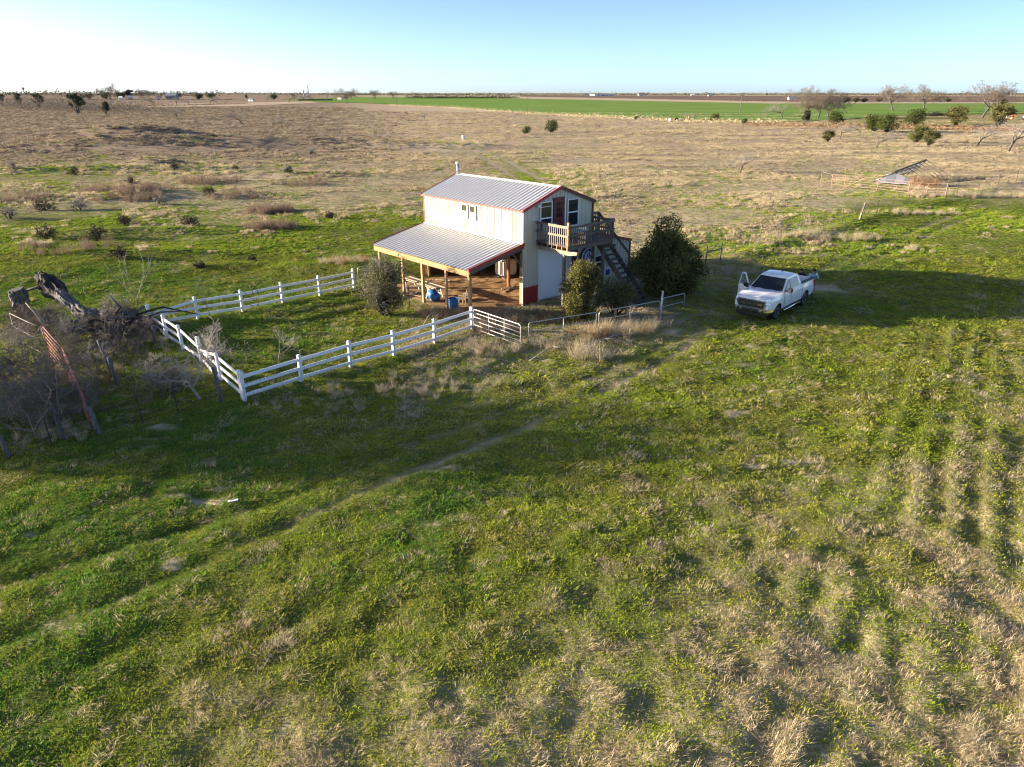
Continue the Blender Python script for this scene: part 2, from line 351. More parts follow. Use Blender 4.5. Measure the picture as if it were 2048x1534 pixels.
def tag(o, label, cat, group=None, kind=None):
    o['label'] = label
    if cat: o['category'] = cat
    if group: o['group'] = group
    if kind: o['kind'] = kind
    return o
def thing(name, label, cat, loc=(0, 0, 0), rotz=0, group=None):
    o = bpy.data.objects.new(name, None); COL.objects.link(o); o.empty_display_size = .3
    o.location = loc; o.rotation_euler = (0, 0, rotz); return tag(o, label, cat, group)
def dup(root, loc, rotz=0, scale=1, label=None, group=None):
    r = root.copy(); COL.objects.link(r); r.location = loc; r.rotation_euler = (0, 0, rotz)
    r.scale = (scale,)*3 if isinstance(scale, (int, float)) else scale
    if label: r['label'] = label
    if group: r['group'] = group
    for ch in list(root.children):
        c = ch.copy(); COL.objects.link(c); c.parent = r
        for g in list(ch.children):
            d = g.copy(); COL.objects.link(d); d.parent = c
    return r
def segs_mesh(name, P, Q, r0, r1, k=3):
    """many short tapered rods as one mesh"""
    P = np.asarray(P, float); Q = np.asarray(Q, float); r0 = np.asarray(r0, float); r1 = np.asarray(r1, float)
    d = Q-P; d /= np.linalg.norm(d, axis=1, keepdims=True)+1e-9
    up = np.where(np.abs(d[:, 2:3]) < .9, np.array([[0, 0, 1.]]), np.array([[1., 0, 0]]))
    a = np.cross(d, up); a /= np.linalg.norm(a, axis=1, keepdims=True)+1e-9; b = np.cross(d, a)
    V = []
    for c, r in ((P, r0), (Q, r1)):
        for j in range(k):
            t = 2*math.pi*j/k; V.append(c+(a*math.cos(t)+b*math.sin(t))*r[:, None])
    V = np.stack(V, 1); n = len(P); base = (np.arange(n)*2*k)[:, None]
    F = np.concatenate([base+np.array([[j, (j+1) % k, k+(j+1) % k, k+j]]) for j in range(k)])
    return mesh_np(name, V, F)
def cards_mesh(name, C, size, rng, quad=True, flat=0.0):
    """leaf sized faces at the points C"""
    n = len(C); a = rng.normal(size=(n, 3)); a[:, 2] *= (1-flat); a /= np.linalg.norm(a, axis=1, keepdims=True)
    t = rng.normal(size=(n, 3)); b = np.cross(a, t); b /= np.linalg.norm(b, axis=1, keepdims=True)
    s = (np.asarray(size)*rng.uniform(.6, 1.3, n))[:, None] if np.ndim(size) else (size*rng.uniform(.6, 1.3, n))[:, None]
    if quad:
        V = np.stack([C-a*s, C+b*s*.55, C+a*s, C-b*s*.55], 1); return mesh_np(name, V, np.arange(4*n).reshape(-1, 4))
    V = np.stack([C-a*s, C+b*s*.7, C+a*s], 1); return mesh_np(name, V, np.arange(3*n).reshape(-1, 3))

# ================================================================ STRUCTURE: ground and fields
def axis(lo, hi, a, b, step, g):
    mid = list(np.arange(a, b+step/2, step)); out = list(mid); s = step; x = b
    while x < hi: s *= g; x += s; out.append(x)
    s = step; x = a; pre = []
    while x > lo: s *= g; x -= s; pre.append(x)
    return np.array(pre[::-1]+out)
xs = axis(-40000, 40000, -38, 38, .2, 1.05); ys = axis(-4000, 60000, 6, 62, .2, 1.045)
GX, GY = np.meshgrid(xs, ys); gx, gy = GX.ravel(), GY.ravel()
gz = height(gx, gy)
nx, ny = len(xs), len(ys); idx = np.arange(nx*ny).reshape(ny, nx)
F = np.stack([idx[:-1, :-1], idx[:-1, 1:], idx[1:, 1:], idx[1:, :-1]], -1).reshape(-1, 4)
me = mesh_np('ground', np.stack([gx, gy, gz], 1), F)
zone = np.zeros((len(gx), 4), np.float32); zone[:, 0] = np.clip(dry_map(gx, gy), 0, 1); zone[:, 1] = bare_map(gx, gy); zone[:, 2] = brown_map(gx, gy); zone[:, 3] = 1
ca = me.attributes.new('zone', 'FLOAT_COLOR', 'POINT'); ca.data.foreach_set('color', zone.ravel())
ground = link('ground', me, 'pasture_ground', None, True); ground['kind'] = 'structure'; ground['label'] = 'flat pasture of green and dry tan grass reaching to the horizon'

def sheet(name, pix, mat, z, label, D=None):
    """field polygon given by survey points; a few metres of subdivision are not needed on flat land"""
    pts = [ground_at(*p) if len(p) == 2 else at_dist(p[0], p[2]) for p in pix]
    mb = MB(); mb.add([(x, y, z) for x, y in pts], [tuple(range(len(pts)))])
    o = link(name, mb.mesh(name), mat); o['kind'] = 'structure'; o['label'] = label; return o
sheet('wheat_field', [(640, 204.5), (720, 206), (900, 214.5), (1000, 222), (1150, 231), (1300, 238), (1430, 243), (1560, 245), (1690, 240), (1800, 231), (1930, 229), (2060, 227), (2600, 222), (2600, 208), (2048, 206.5), (1540, 207), (1300, 199), (1000, 194.6), (720, 194.6), (560, 199)], 'wheat', .30, 'bright green field of young wheat with darker wheel lines')
sheet('stubble_field', [(980, 196.2), (1540, 207.8), (2048, 207.2), (2048, 205), (1540, 203.5), (1200, 196), (1000, 193)], 'stubble', .38, 'narrow tan strip beyond the wheat field')
sheet('ploughed_field', [(1040, 193), (1540, 203.4), (2048, 204.7), (2600, 205), (2600, 193.5), (2048, 193), (1500, 191.8), (1040, 190.3)], 'ploughed', .46, 'dark brown ploughed field near the horizon')
sheet('meadow', [(1690, 241), (1800, 232), (1930, 230), (2060, 228), (2300, 228), (2300, 246), (2060, 247), (1900, 252), (1700, 250)], 'meadow', .24, 'olive mown meadow under the bare trees at right')
sheet('dry_field', [(330, 208), (620, 203), (640, 206), (500, 212), (250, 216)], 'stubble', .22, 'pale dry field strip at the left beyond the brush')

# ================================================================ BARN (x along the gable, y back along the ridge)
BW, BL, EH, RH = 5.478, 9.04, 5.27, 6.25
barn = thing('barn', 'cream metal two storey barn with red trim, open lean-to and balcony', 'barn', (BO[0], BO[1], 0), BYAW)
RIBS = [(0, 0), (.03, 0), (.045, .040), (.075, .040), (.090, 0)]      # one trapezoid rib at the start of a pitch
WRIBS = [(0, 0), (.02, 0), (.030, .030), (.052, .030), (.062, 0)]
def rib_panel(nstrips, pitch, p0, du, dvs, nrm, tops=None, bots=None):
    """ribbed sheet: strips of one pitch along du; each column of points runs from bots to tops along dvs"""
    mb = MB(); p0 = Vector(p0); du = Vector(du); dv = Vector(dvs); nr = Vector(nrm)
    us = []
    for i in range(nstrips):
        for u, h in (RIBS if abs(nr.z) > .5 else WRIBS): us.append((i*pitch+u, h, i))
        us.append(((i+1)*pitch-.002, 0, i))
    for a, b in zip(us[:-1], us[1:]):
        if a[2] != b[2] and bots is not None and callable(bots) is False and bots[a[2]] != bots[b[2]]: continue
        i = a[2]
        t0, t1 = tops(a[0]), tops(b[0]); b0 = bots[i] if bots is not None else 0
        vs = [p0+du*a[0]+nr*a[1]+dv*b0, p0+du*b[0]+nr*b[1]+dv*b0, p0+du*b[0]+nr*b[1]+dv*t1, p0+du*a[0]+nr*a[1]+dv*t0]
        mb.add(vs, [(0, 1, 2, 3)])
        mb.add([v-nr*.012 for v in vs], [(3, 2, 1, 0)])
    return mb
def wallpart(mb, name, mat, parent=barn):
    me = bpy.data.meshes.new(name); me.from_pydata(mb.v, [], mb.f); return link(name, me, mat, parent)
PITCH_S = BL/30.0
# left upper wall, right upper wall
for i in range(10):
    wallpart(rib_panel(3, PITCH_S, (0, BL-i*3*PITCH_S, 3.30), (0, -1, 0), (0, 0, 1), (-1, 0, 0), lambda u: 1.93), 'wall_panel', 'cream_metal')
    wallpart(rib_panel(3, PITCH_S, (BW, i*3*PITCH_S, 3.0), (0, 1, 0), (0, 0, 1), (1, 0, 0), lambda u: 2.23), 'wall_panel', 'cream_metal')
    wallpart(rib_panel(3, PITCH_S, (9.08, i*3*PITCH_S, 0), (0, 1, 0), (0, 0, 1), (1, 0, 0), lambda u: 2.48), 'wall_panel', 'cream_metal')
# gables
GP = BW/18.0
def gtop(a): return EH + (RH-EH)*(1-abs(a-BW/2)/(BW/2)) - .05
for k in range(6):
    st = range(3*k, 3*k+3)
    bots = [1.0 if s < 4 else (2.95 if s < 11 else 0.0) for s in st]
    wallpart(rib_panel(3, GP, (3*k*GP, 0, 0), (1, 0, 0), (0, 0, 1), (0, -1, 0), lambda u, o=3*k*GP: gtop(u+o), bots), 'wall_panel', 'cream_metal')
    wallpart(rib_panel(3, GP, (BW-3*k*GP, BL, 0), (-1, 0, 0), (0, 0, 1), (0, 1, 0), lambda u, o=3*k*GP: gtop(BW-u-o)), 'wall_panel', 'cream_metal')
wallpart(rib_panel(4, GP, (0, -.004, 0), (1, 0, 0), (0, 0, 1), (0, -1, 0), lambda u: 1.0), 'wainscot', 'barn_red')
SP = (9.08-BW)/12.0
def stop(a): return 3.42-(a-BW)*(3.42-2.5)/(9.08-BW)
for k in range(4):
    wallpart(rib_panel(3, SP, (BW+3*k*SP, 0, 0), (1, 0, 0), (0, 0, 1), (0, -1, 0), lambda u, o=BW+3*k*SP: stop(u+o)), 'wall_panel', 'cream_metal')
    wallpart(rib_panel(3, SP, (9.08-3*k*SP, BL, 0), (-1, 0, 0), (0, 0, 1), (0, 1, 0), lambda u, o=9.08-3*k*SP: stop(o-u)), 'wall_panel', 'cream_metal')
# inner timber: posts, loft floor, inner wall
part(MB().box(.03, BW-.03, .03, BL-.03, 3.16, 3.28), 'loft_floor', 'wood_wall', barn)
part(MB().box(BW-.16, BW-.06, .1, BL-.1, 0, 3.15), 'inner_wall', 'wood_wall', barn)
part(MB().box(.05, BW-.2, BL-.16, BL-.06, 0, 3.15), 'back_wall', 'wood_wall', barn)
part(MB().box(.02, .07, .08, BL-.2, 2.90, 3.15), 'header_beam', 'wood_grey', barn)
for a, b_, w in ((.02, .14, .15), (-.1, 8.78, .16), (2.1, 3.55, .15), (2.1, 7.6, .15), (-.3, 8.95, .06)):
    part(MB().box(a-w/2, a+w/2, b_-w/2, b_+w/2, -.1, 2.9 if a < 2 else 3.15), 'post', 'wood_new' if a < 2 else 'wood_red', barn)
part(MB().bar((-.75, .12, 3.1), (.0, .12, 2.2), .05, .14, (0, 1, 0)), 'knee_brace', 'wood_grey', barn)
# lean-to on the left: posts, beam, rafters, purlins, roof sheets
LE, LZ0, LZ1 = -3.86, 3.45, 2.60
for b_ in (.06, 2.05, 4.25, 6.2, 8.65):
    w = .15 if b_ in (4.25, .06, 8.65) else .12
    part(MB().box(-3.78, -3.78+w, b_-w/2, b_+w/2, -.1, 2.27), 'post', 'wood_new', barn)
part(MB().box(-3.82, -3.775, -.02, BL+.02, 2.25, 2.54), 'eave_beam', 'wood_new', barn)
for i in range(5):
    y = .05+i*(BL-.1)/4
    part(MB().bar((-.02, y, LZ0-.22), (-3.76, y, LZ1-.20), .045, .19), 'rafter', 'wood_grey', barn)
for i in range(6):
    t = (i+.5)/6
    part(MB().bar((t*LE, .0, LZ0+t*(LZ1-LZ0)-.065), (t*LE, BL, LZ0+t*(LZ1-LZ0)-.065), .04, .09), 'purlin', 'wood_grey', barn)
def roof_sheets(p_hi, p_lo, y_from, y_to, nrm, n=10):
    hi, lo = Vector(p_hi), Vector(p_lo); ln = (lo-hi).length; d = (lo-hi)/ln; pt = (y_to-y_from)/(3*n)
    for i in range(n):
        wallpart(rib_panel(3, abs(pt), (hi.x, y_from+3*i*pt, hi.z), (0, 1 if pt > 0 else -1, 0), d, nrm, lambda u: ln), 'roof_panel', 'galvalume')
nl = Vector((LZ1-LZ0, 0, -LE)).normalized(); nl = Vector((-abs(nl.x), 0, abs(nl.z)))
roof_sheets((-.03, 0, LZ0), (LE, 0, LZ1), BL+.06, -.06, nl)
part(MB().box(-.11, -.045, -.03, BL+.03, LZ0-.05, LZ0+.06), 'roof_flashing', 'galvalume', barn)
part(MB().bar((.02, -.10, LZ0+.0), (LE-.02, -.10, LZ1+.0), .05, .15), 'rake_trim', 'barn_red', barn)
part(MB().bar((.0, -.065, LZ0-.17), (LE+.06, -.065, LZ1-.17), .04, .17), 'rake_board', 'wood_grey', barn)
part(MB().bar((.0, BL+.10, LZ0), (LE, BL+.10, LZ1), .05, .15), 'rake_trim', 'dark_red', barn)
# right shed roof
roof_sheets((BW+.03, 0, 3.45), (9.16, 0, 2.52), -.06, BL+.06, Vector((.25, 0, .97)).normalized())
part(MB().bar((BW+.02, -.09, 3.43), (9.20, -.09, 2.51), .05, .14), 'rake_trim', 'barn_red', barn)
part(MB().box(9.10, 9.16, -.06, .02, 0, 2.46), 'corner_trim', 'dark_red', barn)
# main roof
OH = .10
sl_ = (RH-EH)/(BW/2); zE = EH-sl_*OH
n1 = Vector((-sl_, 0, 1)).normalized(); n2 = Vector((sl_, 0, 1)).normalized()
roof_sheets((BW/2, 0, RH), (-OH, 0, zE), BL+.10, -.10, n1); roof_sheets((BW/2, 0, RH), (BW+OH, 0, zE), -.10, BL+.10, n2)
part(MB().add([(BW/2-.22, -.11, RH-.035), (BW/2, -.11, RH+.045), (BW/2+.22, -.11, RH-.035), (BW/2-.22, BL+.11, RH-.035), (BW/2, BL+.11, RH+.045), (BW/2+.22, BL+.11, RH-.035)], [(0, 1, 4, 3), (1, 2, 5, 4), (0, 2, 1), (3, 4, 5), (0, 3, 5, 2)]), 'ridge_cap', 'white_trim', barn)
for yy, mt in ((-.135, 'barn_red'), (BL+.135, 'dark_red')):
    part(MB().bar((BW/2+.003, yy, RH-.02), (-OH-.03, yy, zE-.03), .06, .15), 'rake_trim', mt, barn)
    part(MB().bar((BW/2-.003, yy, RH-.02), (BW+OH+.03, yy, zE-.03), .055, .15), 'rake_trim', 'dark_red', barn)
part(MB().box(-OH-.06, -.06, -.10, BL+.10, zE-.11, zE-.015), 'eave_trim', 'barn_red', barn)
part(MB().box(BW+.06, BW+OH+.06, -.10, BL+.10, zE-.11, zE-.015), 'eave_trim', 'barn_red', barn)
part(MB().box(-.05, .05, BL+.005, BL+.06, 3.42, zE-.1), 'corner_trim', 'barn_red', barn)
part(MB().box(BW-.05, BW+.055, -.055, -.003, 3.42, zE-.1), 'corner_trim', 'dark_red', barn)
part(MB().box(-.045, -.003, -.05, .05, 0, zE-.1), 'corner_trim', 'cream_metal', barn)
fl = part(MB().lathe([(.09, 0), (.09, .62)], 14, (2.62, 8.95, RH-.03)), 'flue_pipe', 'pipe_galv', barn, True)
part(MB().lathe([(.15, 0), (.15, .05), (.02, .11)], 14, (2.62, 8.95, RH+.64)), 'flue_cap', 'white_trim', fl)
# roll-up door with horizontal slats
rd = part(MB().box(1.217, 3.348, .16, .20, 0, 3.0), 'rollup_door', 'rollup', barn)
for i in range(37):
    z = i*.0797; o = part(MB().add([(1.222, .10, z), (3.343, .10, z), (3.343, .125, z+.075), (1.222, .125, z+.075), (1.222, .16, z), (3.343, .16, z), (3.343, .16, z+.075), (1.222, .16, z+.075)], [(0, 1, 2, 3), (0, 4, 5, 1), (3, 2, 6, 7), (0, 3, 7, 4), (1, 5, 6, 2)]), 'slat', 'rollup', rd) if i == 0 else None
    if i == 0: s0 = o
    else:
        o = s0.copy(); COL.objects.link(o); o.location = (0, 0, z)
part(MB().box(1.15, 1.215, -.045, .09, 0, 3.0), 'door_jamb', 'white_trim', barn)
part(MB().box(3.35, 3.41, -.045, .09, 0, 2.94), 'door_jamb', 'white_trim', barn)
part(MB().box(1.15, 3.41, -.05, .09, 3.003, 3.06), 'door_head', 'white_trim', barn)
# dark red walk door beside the roll-up door
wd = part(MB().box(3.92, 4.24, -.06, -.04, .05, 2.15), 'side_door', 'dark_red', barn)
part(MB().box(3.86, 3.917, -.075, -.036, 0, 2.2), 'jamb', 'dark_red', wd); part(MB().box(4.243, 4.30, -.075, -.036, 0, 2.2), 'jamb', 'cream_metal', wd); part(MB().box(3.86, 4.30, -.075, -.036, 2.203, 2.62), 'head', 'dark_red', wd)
def window_y(a0, a1, z0, z1, mid, up='window_glass', lo='window_glass', extra=None, name='window'):
    w = part(MB().box(a0+.02, a1-.02, -.05, -.036, z0+.02, z1-.02), name, 'interior', barn)
    for q in ((a0, a0+.07, z0, z1), (a1-.07, a1, z0, z1)): part(MB().box(q[0], q[1], -.095, -.04, q[2], q[3]), 'frame', 'white_trim', w)
    for z, t in ((z0, .08), (mid-.035, .07), (z1-.06, .06)): part(MB().box(a0+.072, a1-.072, -.09, -.042, z, z+t), 'frame', 'white_trim', w)
    part(MB().box(a0+.072, a1-.072, -.058, -.052, mid+.037, z1-.062), 'pane', up, w); part(MB().box(a0+.072, a1-.072, -.066, -.060, z0+.082, mid-.037), 'pane', lo, w)
    if extra: part(MB().box(a0+.072, a1-.072, -.085, -.062, extra, extra+.03), 'glazing_bar', 'white_trim', w)
    return w
window_y(1.18, 2.12, 4.15, 5.55, 4.66, 'window_olive', 'window_glass', 5.26)
window_y(3.31, 4.24, 3.98, 5.52, 4.78)
window_y(5.77, 6.50, 1.15, 1.98, 1.55, name='window')
for b0, b1 in ((4.67, 5.22), (3.92, 4.48)):
    w = part(MB().box(-.05, -.036, b0+.02, b1-.02, 4.23, 5.04), 'window', 'interior', barn)
    for q in ((b0, b0+.055), (b1-.055, b1)): part(MB().box(-.095, -.04, q[0], q[1], 4.21, 5.06), 'frame', 'white_trim', w)
    for z, t in ((4.21, .06), (4.60, .06), (5.0, .06)): part(MB().box(-.09, -.042, b0+.057, b1-.057, z, z+t), 'frame', 'white_trim', w)
    part(MB().box(-.058, -.052, b0+.057, b1-.057, 4.662, 4.998), 'pane', 'window_olive', w); part(MB().box(-.066, -.06, b0+.057, b1-.057, 4.272, 4.598), 'blind', 'blind_white', w)
# balcony door, nine lights
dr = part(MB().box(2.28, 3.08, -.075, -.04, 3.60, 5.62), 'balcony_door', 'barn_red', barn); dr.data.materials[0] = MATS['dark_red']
for i in range(3):
    for j in range(3): part(MB().box(2.44+i*.165, 2.44+i*.165+.14, -.082, -.077, 4.62+j*.28, 4.62+j*.28+.25), 'pane', 'window_glass', dr)
for i in range(2): part(MB().box(2.40+i*.31, 2.40+i*.31+.24, -.088, -.077, 3.75, 4.4), 'panel', 'dark_red', dr)
part(MB().lathe([(.012, 0), (.035, -.03), (.03, -.07)], 10, (2.35, -.077, 4.55), 'y'), 'handle', 'chrome', dr)
for q in ((2.20, 2.277), (3.083, 3.17)): part(MB().box(q[0], q[1], -.10, -.036, 3.56, 5.69), 'jamb', 'dark_red' if q[0] < 3 else 'white_trim', dr)
part(MB().box(2.28, 3.08, -.10, -.036, 5.623, 5.69), 'head', 'dark_red', dr)
fl2 = part(MB().lathe([(.05, 0), (.09, -.06), (.11, -.14), (.07, -.17)], 12, (1.02, -.04, 5.36), 'y'), 'flood_light', 'sign_white', barn, True)
part(MB().lathe([(.05, 0), (.05, -.01)], 12, (1.02, -.215, 5.36), 'y'), 'lens', 'lamp_lens', fl2)

# ---- balcony
DZ, D0, D1, DF = 3.55, .93, 4.55, -2.45
deck = part(MB().box(D0+.02, D1-.02, DF+.03, -.06, DZ-.27, DZ-.26).box(D0+.0, D1, DF, DF+.045, DZ-.25, DZ-.035), 'balcony', 'wood_grey_side', barn)
for i in range(16):
    y = -.06-i*.149; part(MB().box(D0-.03, D1+.03 if y < -.75 else 5.95, y-.143, y, DZ-.032, DZ), 'board', 'wood_grey_side', deck)
for i in range(7):
    y = -.12-i*.375; part(MB().box(D0+.002, D1-.05, y-.022, y+.022, DZ-.255, DZ-.036), 'joist', 'wood_new' if i > 3 else 'wood_grey_side', deck)
def beam(a, tip):
    # cantilever beam along -y with a tapered tail
    return part(MB().prism([(0.0, DZ-.53), (tip+.55, DZ-.53), (tip+.02, DZ-.42), (tip, DZ-.275), (0.0, DZ-.275)], a-.05, a+.05, 'x'), 'cantilever_beam', 'wood_pale' if a < 2 else 'wood_grey', deck)
beam(1.16, -2.95); beam(4.32, -2.85)
part(MB().box(1.10, 1.24, -2.05, -1.91, 0, DZ-.533), 'post', 'wood_grey', deck); part(MB().box(4.25, 4.39, -2.05, -1.91, 0, DZ-.533), 'post', 'wood_grey', deck)
def rail_run(p, q, zt, mats=('wood_grey_side', 'wood_grey'), n=12):
    p = Vector(p); q = Vector(q); d = (q-p)
    for z, h in ((zt-.03, .13), (zt-.50, .10)):
        part(MB().bar((p.x, p.y, z), (q.x, q.y, z), .045, h), 'rail', mats[0], deck)
    nn = Vector((-d.y, d.x)).normalized()*.042
    for i in range(n):
        t = (i+.5)/n; c = p+d*t; part(MB().box(c.x+nn.x-.018, c.x+nn.x+.018, c.y+nn.y-.018, c.y+nn.y+.018, DZ-.1, zt-.02), 'baluster', mats[1], deck)
ZT = DZ+1.0
rail_run((D0-.03, -.05), (D0-.03, -.95), ZT, n=7); rail_run((D0-.03, -1.0), (D0-.03, DF-.04), ZT, ('wood_pale', 'wood_pale'), n=10)
rail_run((D0+.1, DF-.055), (D1+.02, DF-.055), ZT, n=22)
part(MB().box(D0-.02, D0+.08, -1.0, -.90, DZ-.25, ZT-.06), 'post', 'wood_grey', deck)
part(MB().box(D0-.01, D0+.11, DF-.02, DF+.10, DZ-.02, ZT+.22), 'post', 'wood_new', deck)
part(MB().box(D1-.09, D1+.0, DF-.02, DF+.08, DZ-.25, ZT+.10), 'post', 'wood_grey', deck)
part(MB().box(2.7, 2.79, DF-.0, DF+.09, DZ-.02, ZT-.05), 'post', 'wood_grey', deck)
part(MB().box(D1-.09, D1, -.95, -.86, DZ-.02, ZT), 'post', 'wood_grey', deck)
rail_run((D1-.02, DF+.1), (D1-.02, -.95), ZT, n=9)
# landing rail and stairs that run down towards the front beside the balcony
rail_run((5.42, -.05), (5.97, -.08), ZT, n=4)
part(MB().box(5.90, 5.99, -.18, -.09, DZ-.4, ZT), 'post', 'wood_grey', deck)
stair = part(MB().bar((4.98, -.45, DZ-.10), (4.98, -4.02, .02), .05, .28, (0, 0, 1)), 'stair', 'wood_grey', barn)
part(MB().bar((5.90, -.45, DZ-.10), (5.90, -4.02, .02), .05, .28, (0, 0, 1)), 'stringer', 'wood_grey', stair)
for i in range(15):
    t = (i+.6)/15.3; y = -.55-t*3.5; z = DZ-.1-t*3.5
    part(MB().box(5.01, 5.87, y-.26, y, z-.02, z+.02), 'tread', 'wood_grey_side', stair)
part(MB().bar((5.95, -.12, ZT-.05), (5.95, -2.55, 2.46), .05, .14), 'handrail', 'wood_grey', stair)
part(MB().box(5.92, 6.01, -2.58, -2.49, 0, 2.5), 'newel_post', 'wood_grey', stair)
part(MB().bar((4.93, -1.15, 2.9), (4.93, -4.35, -.02), .05, .16), 'handrail', 'wood_grey', stair)
part(MB().box(5.0, 5.12, -.62, -.5, 0, DZ-.3), 'newel_post', 'wood_grey', stair)
# dirt floor under the roof: a slightly lumpy slab that belongs to the ground
g_ = 56; us = np.linspace(-3.95, 5.3, g_); vs = np.linspace(-.1, 8.9, g_); U, V_ = np.meshgrid(us, vs)
wx = BO[0]+U*BA[0]+V_*BB[0]; wy = BO[1]+U*BA[1]+V_*BB[1]
edge = sstep(0, .5, np.minimum(np.minimum(U+3.95, 5.3-U), np.minimum(V_+.1, 8.9-V_)))
zz = .05*edge-.03+.10*edge*fbm(U/.28, V_/.28, 77, 3)*sstep(-3.0, -1.0, U) + .02*fbm(U/.4, V_/.4, 79, 2)
ii = np.arange(g_*g_).reshape(g_, g_)
fo = link('dirt_floor', mesh_np('dirt_floor', np.stack([wx.ravel(), wy.ravel(), zz.ravel()], 1), np.stack([ii[:-1, :-1], ii[:-1, 1:], ii[1:, 1:], ii[1:, :-1]], -1).reshape(-1, 4)), 'orange_dirt', None, True)
fo['kind'] = 'structure'; fo['label'] = 'rough orange dirt floor under the lean-to of the barn'

def barn_thing(name, label, cat, a, b_, z=0, rot=0, group=None):
    x, y = bw(a, b_); return thing(name, label, cat, (x, y, z), BYAW+rot, group)
# ---- things on and in the barn
sg = barn_thing('round_sign', 'round white and blue sign on a dark drum, hung beside the stairs', 'sign', 5.0, 0, 2.07)
part(MB().lathe([(.50, -.04), (.52, -.08), (.52, -.24)], 40, axis='y'), 'drum', 'sign_drum', sg, False)
part(MB().lathe([(.535, -.242), (.535, -.275)], 40, axis='y'), 'rim', 'sign_white', sg)
part(MB().lathe([(.48, -.277), (.48, -.283)], 40, axis='y'), 'blue_ring', 'sign_blue', sg)
part(MB().lathe([(.33, -.285), (.33, -.291)], 40, axis='y'), 'white_disc', 'sign_white', sg)
for pl in ([(-.24, -.14), (-.12, -.20), (-.04, .20), (-.13, .20)], [(.02, .24), (.10, .24), (.12, -.26), (.0, -.26)], [(.14, .10), (.22, .08), (.24, -.18), (.16, -.22)]):
    part(MB().prism(pl, -.297, -.293), 'emblem_stroke', 'sign_blue', sg)
for k in range(9):
    a = R(25+k*16.2); part(MB().bar((.405*math.cos(a), -.287, .405*math.sin(a)-.025), (.405*math.cos(a), -.287, .405*math.sin(a)+.03), .03, .006, (0, 1, 0)), 'lettering', 'sign_white', sg)
ac = barn_thing('window_air_conditioner', 'white air conditioner box under the left balcony window', 'air conditioner', 1.62, -.31, 3.95)
part(MB().box(-.33, .33, -.28, .20, 0, .44), 'case', 'white_trim', ac, bevel=.015); part(MB().box(-.27, .27, -.290, -.284, .06, .36), 'grille', 'far_grey', ac)
ac2 = barn_thing('outdoor_unit', 'small white unit on the wall below the stairs', 'air conditioner', 6.55, -.30, .72)
part(MB().box(-.24, .24, -.2, .22, 0, .5), 'case', 'white_trim', ac2, bevel=.015); part(MB().box(-.19, .19, -.210, -.204, .06, .40), 'grille', 'sign_blue', ac2)
# sawhorse table
def sawhorse(a, b_, label):
    t = barn_thing('sawhorse', label, 'sawhorse', a, b_, .0, 0, 'sawhorses')
    part(MB().box(-.48, .48, -.045, .045, .66, .74), 'crossbar', 'white_trim', t)
    for sx in (-1, 1):
        for sy in (-1, 1): part(MB().bar((sx*.36, sy*.02, .70), (sx*.44, sy*.24, 0), .035, .05), 'leg', 'white_trim', t)
        part(MB().bar((sx*.41, -.16, .24), (sx*.41, .16, .24), .03, .05), 'brace', 'white_trim', t)
    return t
sawhorse(-2.75, 6.95, 'white sawhorse under the far end of the lumber pile'); sawhorse(-2.75, 4.55, 'white sawhorse under the near end of the lumber, beside a blue tub')
random.seed(4)
for k in range(7):
    lab = ['longest grey plank, flat at the outer edge of the sawhorses', 'weathered plank, second from the outer edge of the sawhorses', 'weathered plank in the middle of the sawhorse lumber', 'plank next to the inner edge of the sawhorse lumber', 'innermost pale plank lying on the sawhorses', 'upper plank on top of the sawhorse lumber, outer side', 'upper plank on top of the sawhorse lumber, inner side'][k]
    top = k > 4; xa = -3.16+k*.17 if not top else -3.08+(k-5)*.42
    mb = MB().bar((xa+random.uniform(-.03, .03), 3.65+random.uniform(-.1, .25), 0), (xa+random.uniform(-.05, .05), 7.5-random.uniform(0, .5), 0), .14, .045)
    o = part(mb, 'plank', 'wood_pale', None); o.location = (*BO, .765+(.05 if top else 0)); o.rotation_euler = (0, 0, BYAW); tag(o, lab, 'plank', 'lumber on the sawhorses')
# planks on the ground
for k, (p, q, lab) in enumerate(((( -3.75, 6.7), (-3.30, 5.0), 'pale board lying on the dirt at the lean-to edge'), ((-3.35, 6.9), (-3.0, 5.9), 'short board on the dirt behind the second post'), ((-.4, 7.9), (.0, 6.6), 'board leaning low on the dirt in front of the back wall'), ((.9, 2.6), (2.2, 3.2), 'pale timber on the dirt by the inner post'), ((1.2, 3.2), (2.4, 2.6), 'timber crossing another by the inner post'))):
    o = part(MB().bar((*p, .09+.03*(k == 4)), (*q, .10+.10*(k == 2)), .15, .05), 'board', 'wood_pale', None); o.location = (*BO, 0.02); o.rotation_euler = (0, 0, BYAW); tag(o, lab, 'board', 'boards on the dirt floor')
tub = barn_thing('blue_tub', 'pale blue cut barrel tub lying under the sawhorse', 'tub', -3.1, 4.1, .30); tub.rotation_euler = (R(0), R(62), BYAW+R(95))
part(MB().lathe([(.25, -.30), (.28, -.2), (.29, .12), (.29, .30), (.27, .30), (.26, .1), (.20, -.24)], 20), 'shell', 'blue_barrel', tub, True)
brl = barn_thing('blue_barrel', 'dark blue plastic barrel standing between the two nearest front posts', 'barrel', -3.25, 2.1, 0)
part(MB().lathe([(.24, 0), (.28, .05), (.29, .25), (.305, .30), (.29, .35), (.29, .52), (.30, .56), (.285, .60), (.25, .60), (.25, .5)], 22), 'shell', 'blue_barrel', brl, True)
part(MB().lathe([(.25, .5), (.05, .52)], 16), 'contents', 'interior', brl)
ch = barn_thing('wooden_chair', 'pale wooden spindle chair by the near corner post', 'chair', -2.45, 2.15, 0, R(200))
part(MB().box(-.24, .24, -.24, .24, .42, .46), 'seat', 'wood_pale', ch, bevel=.01)
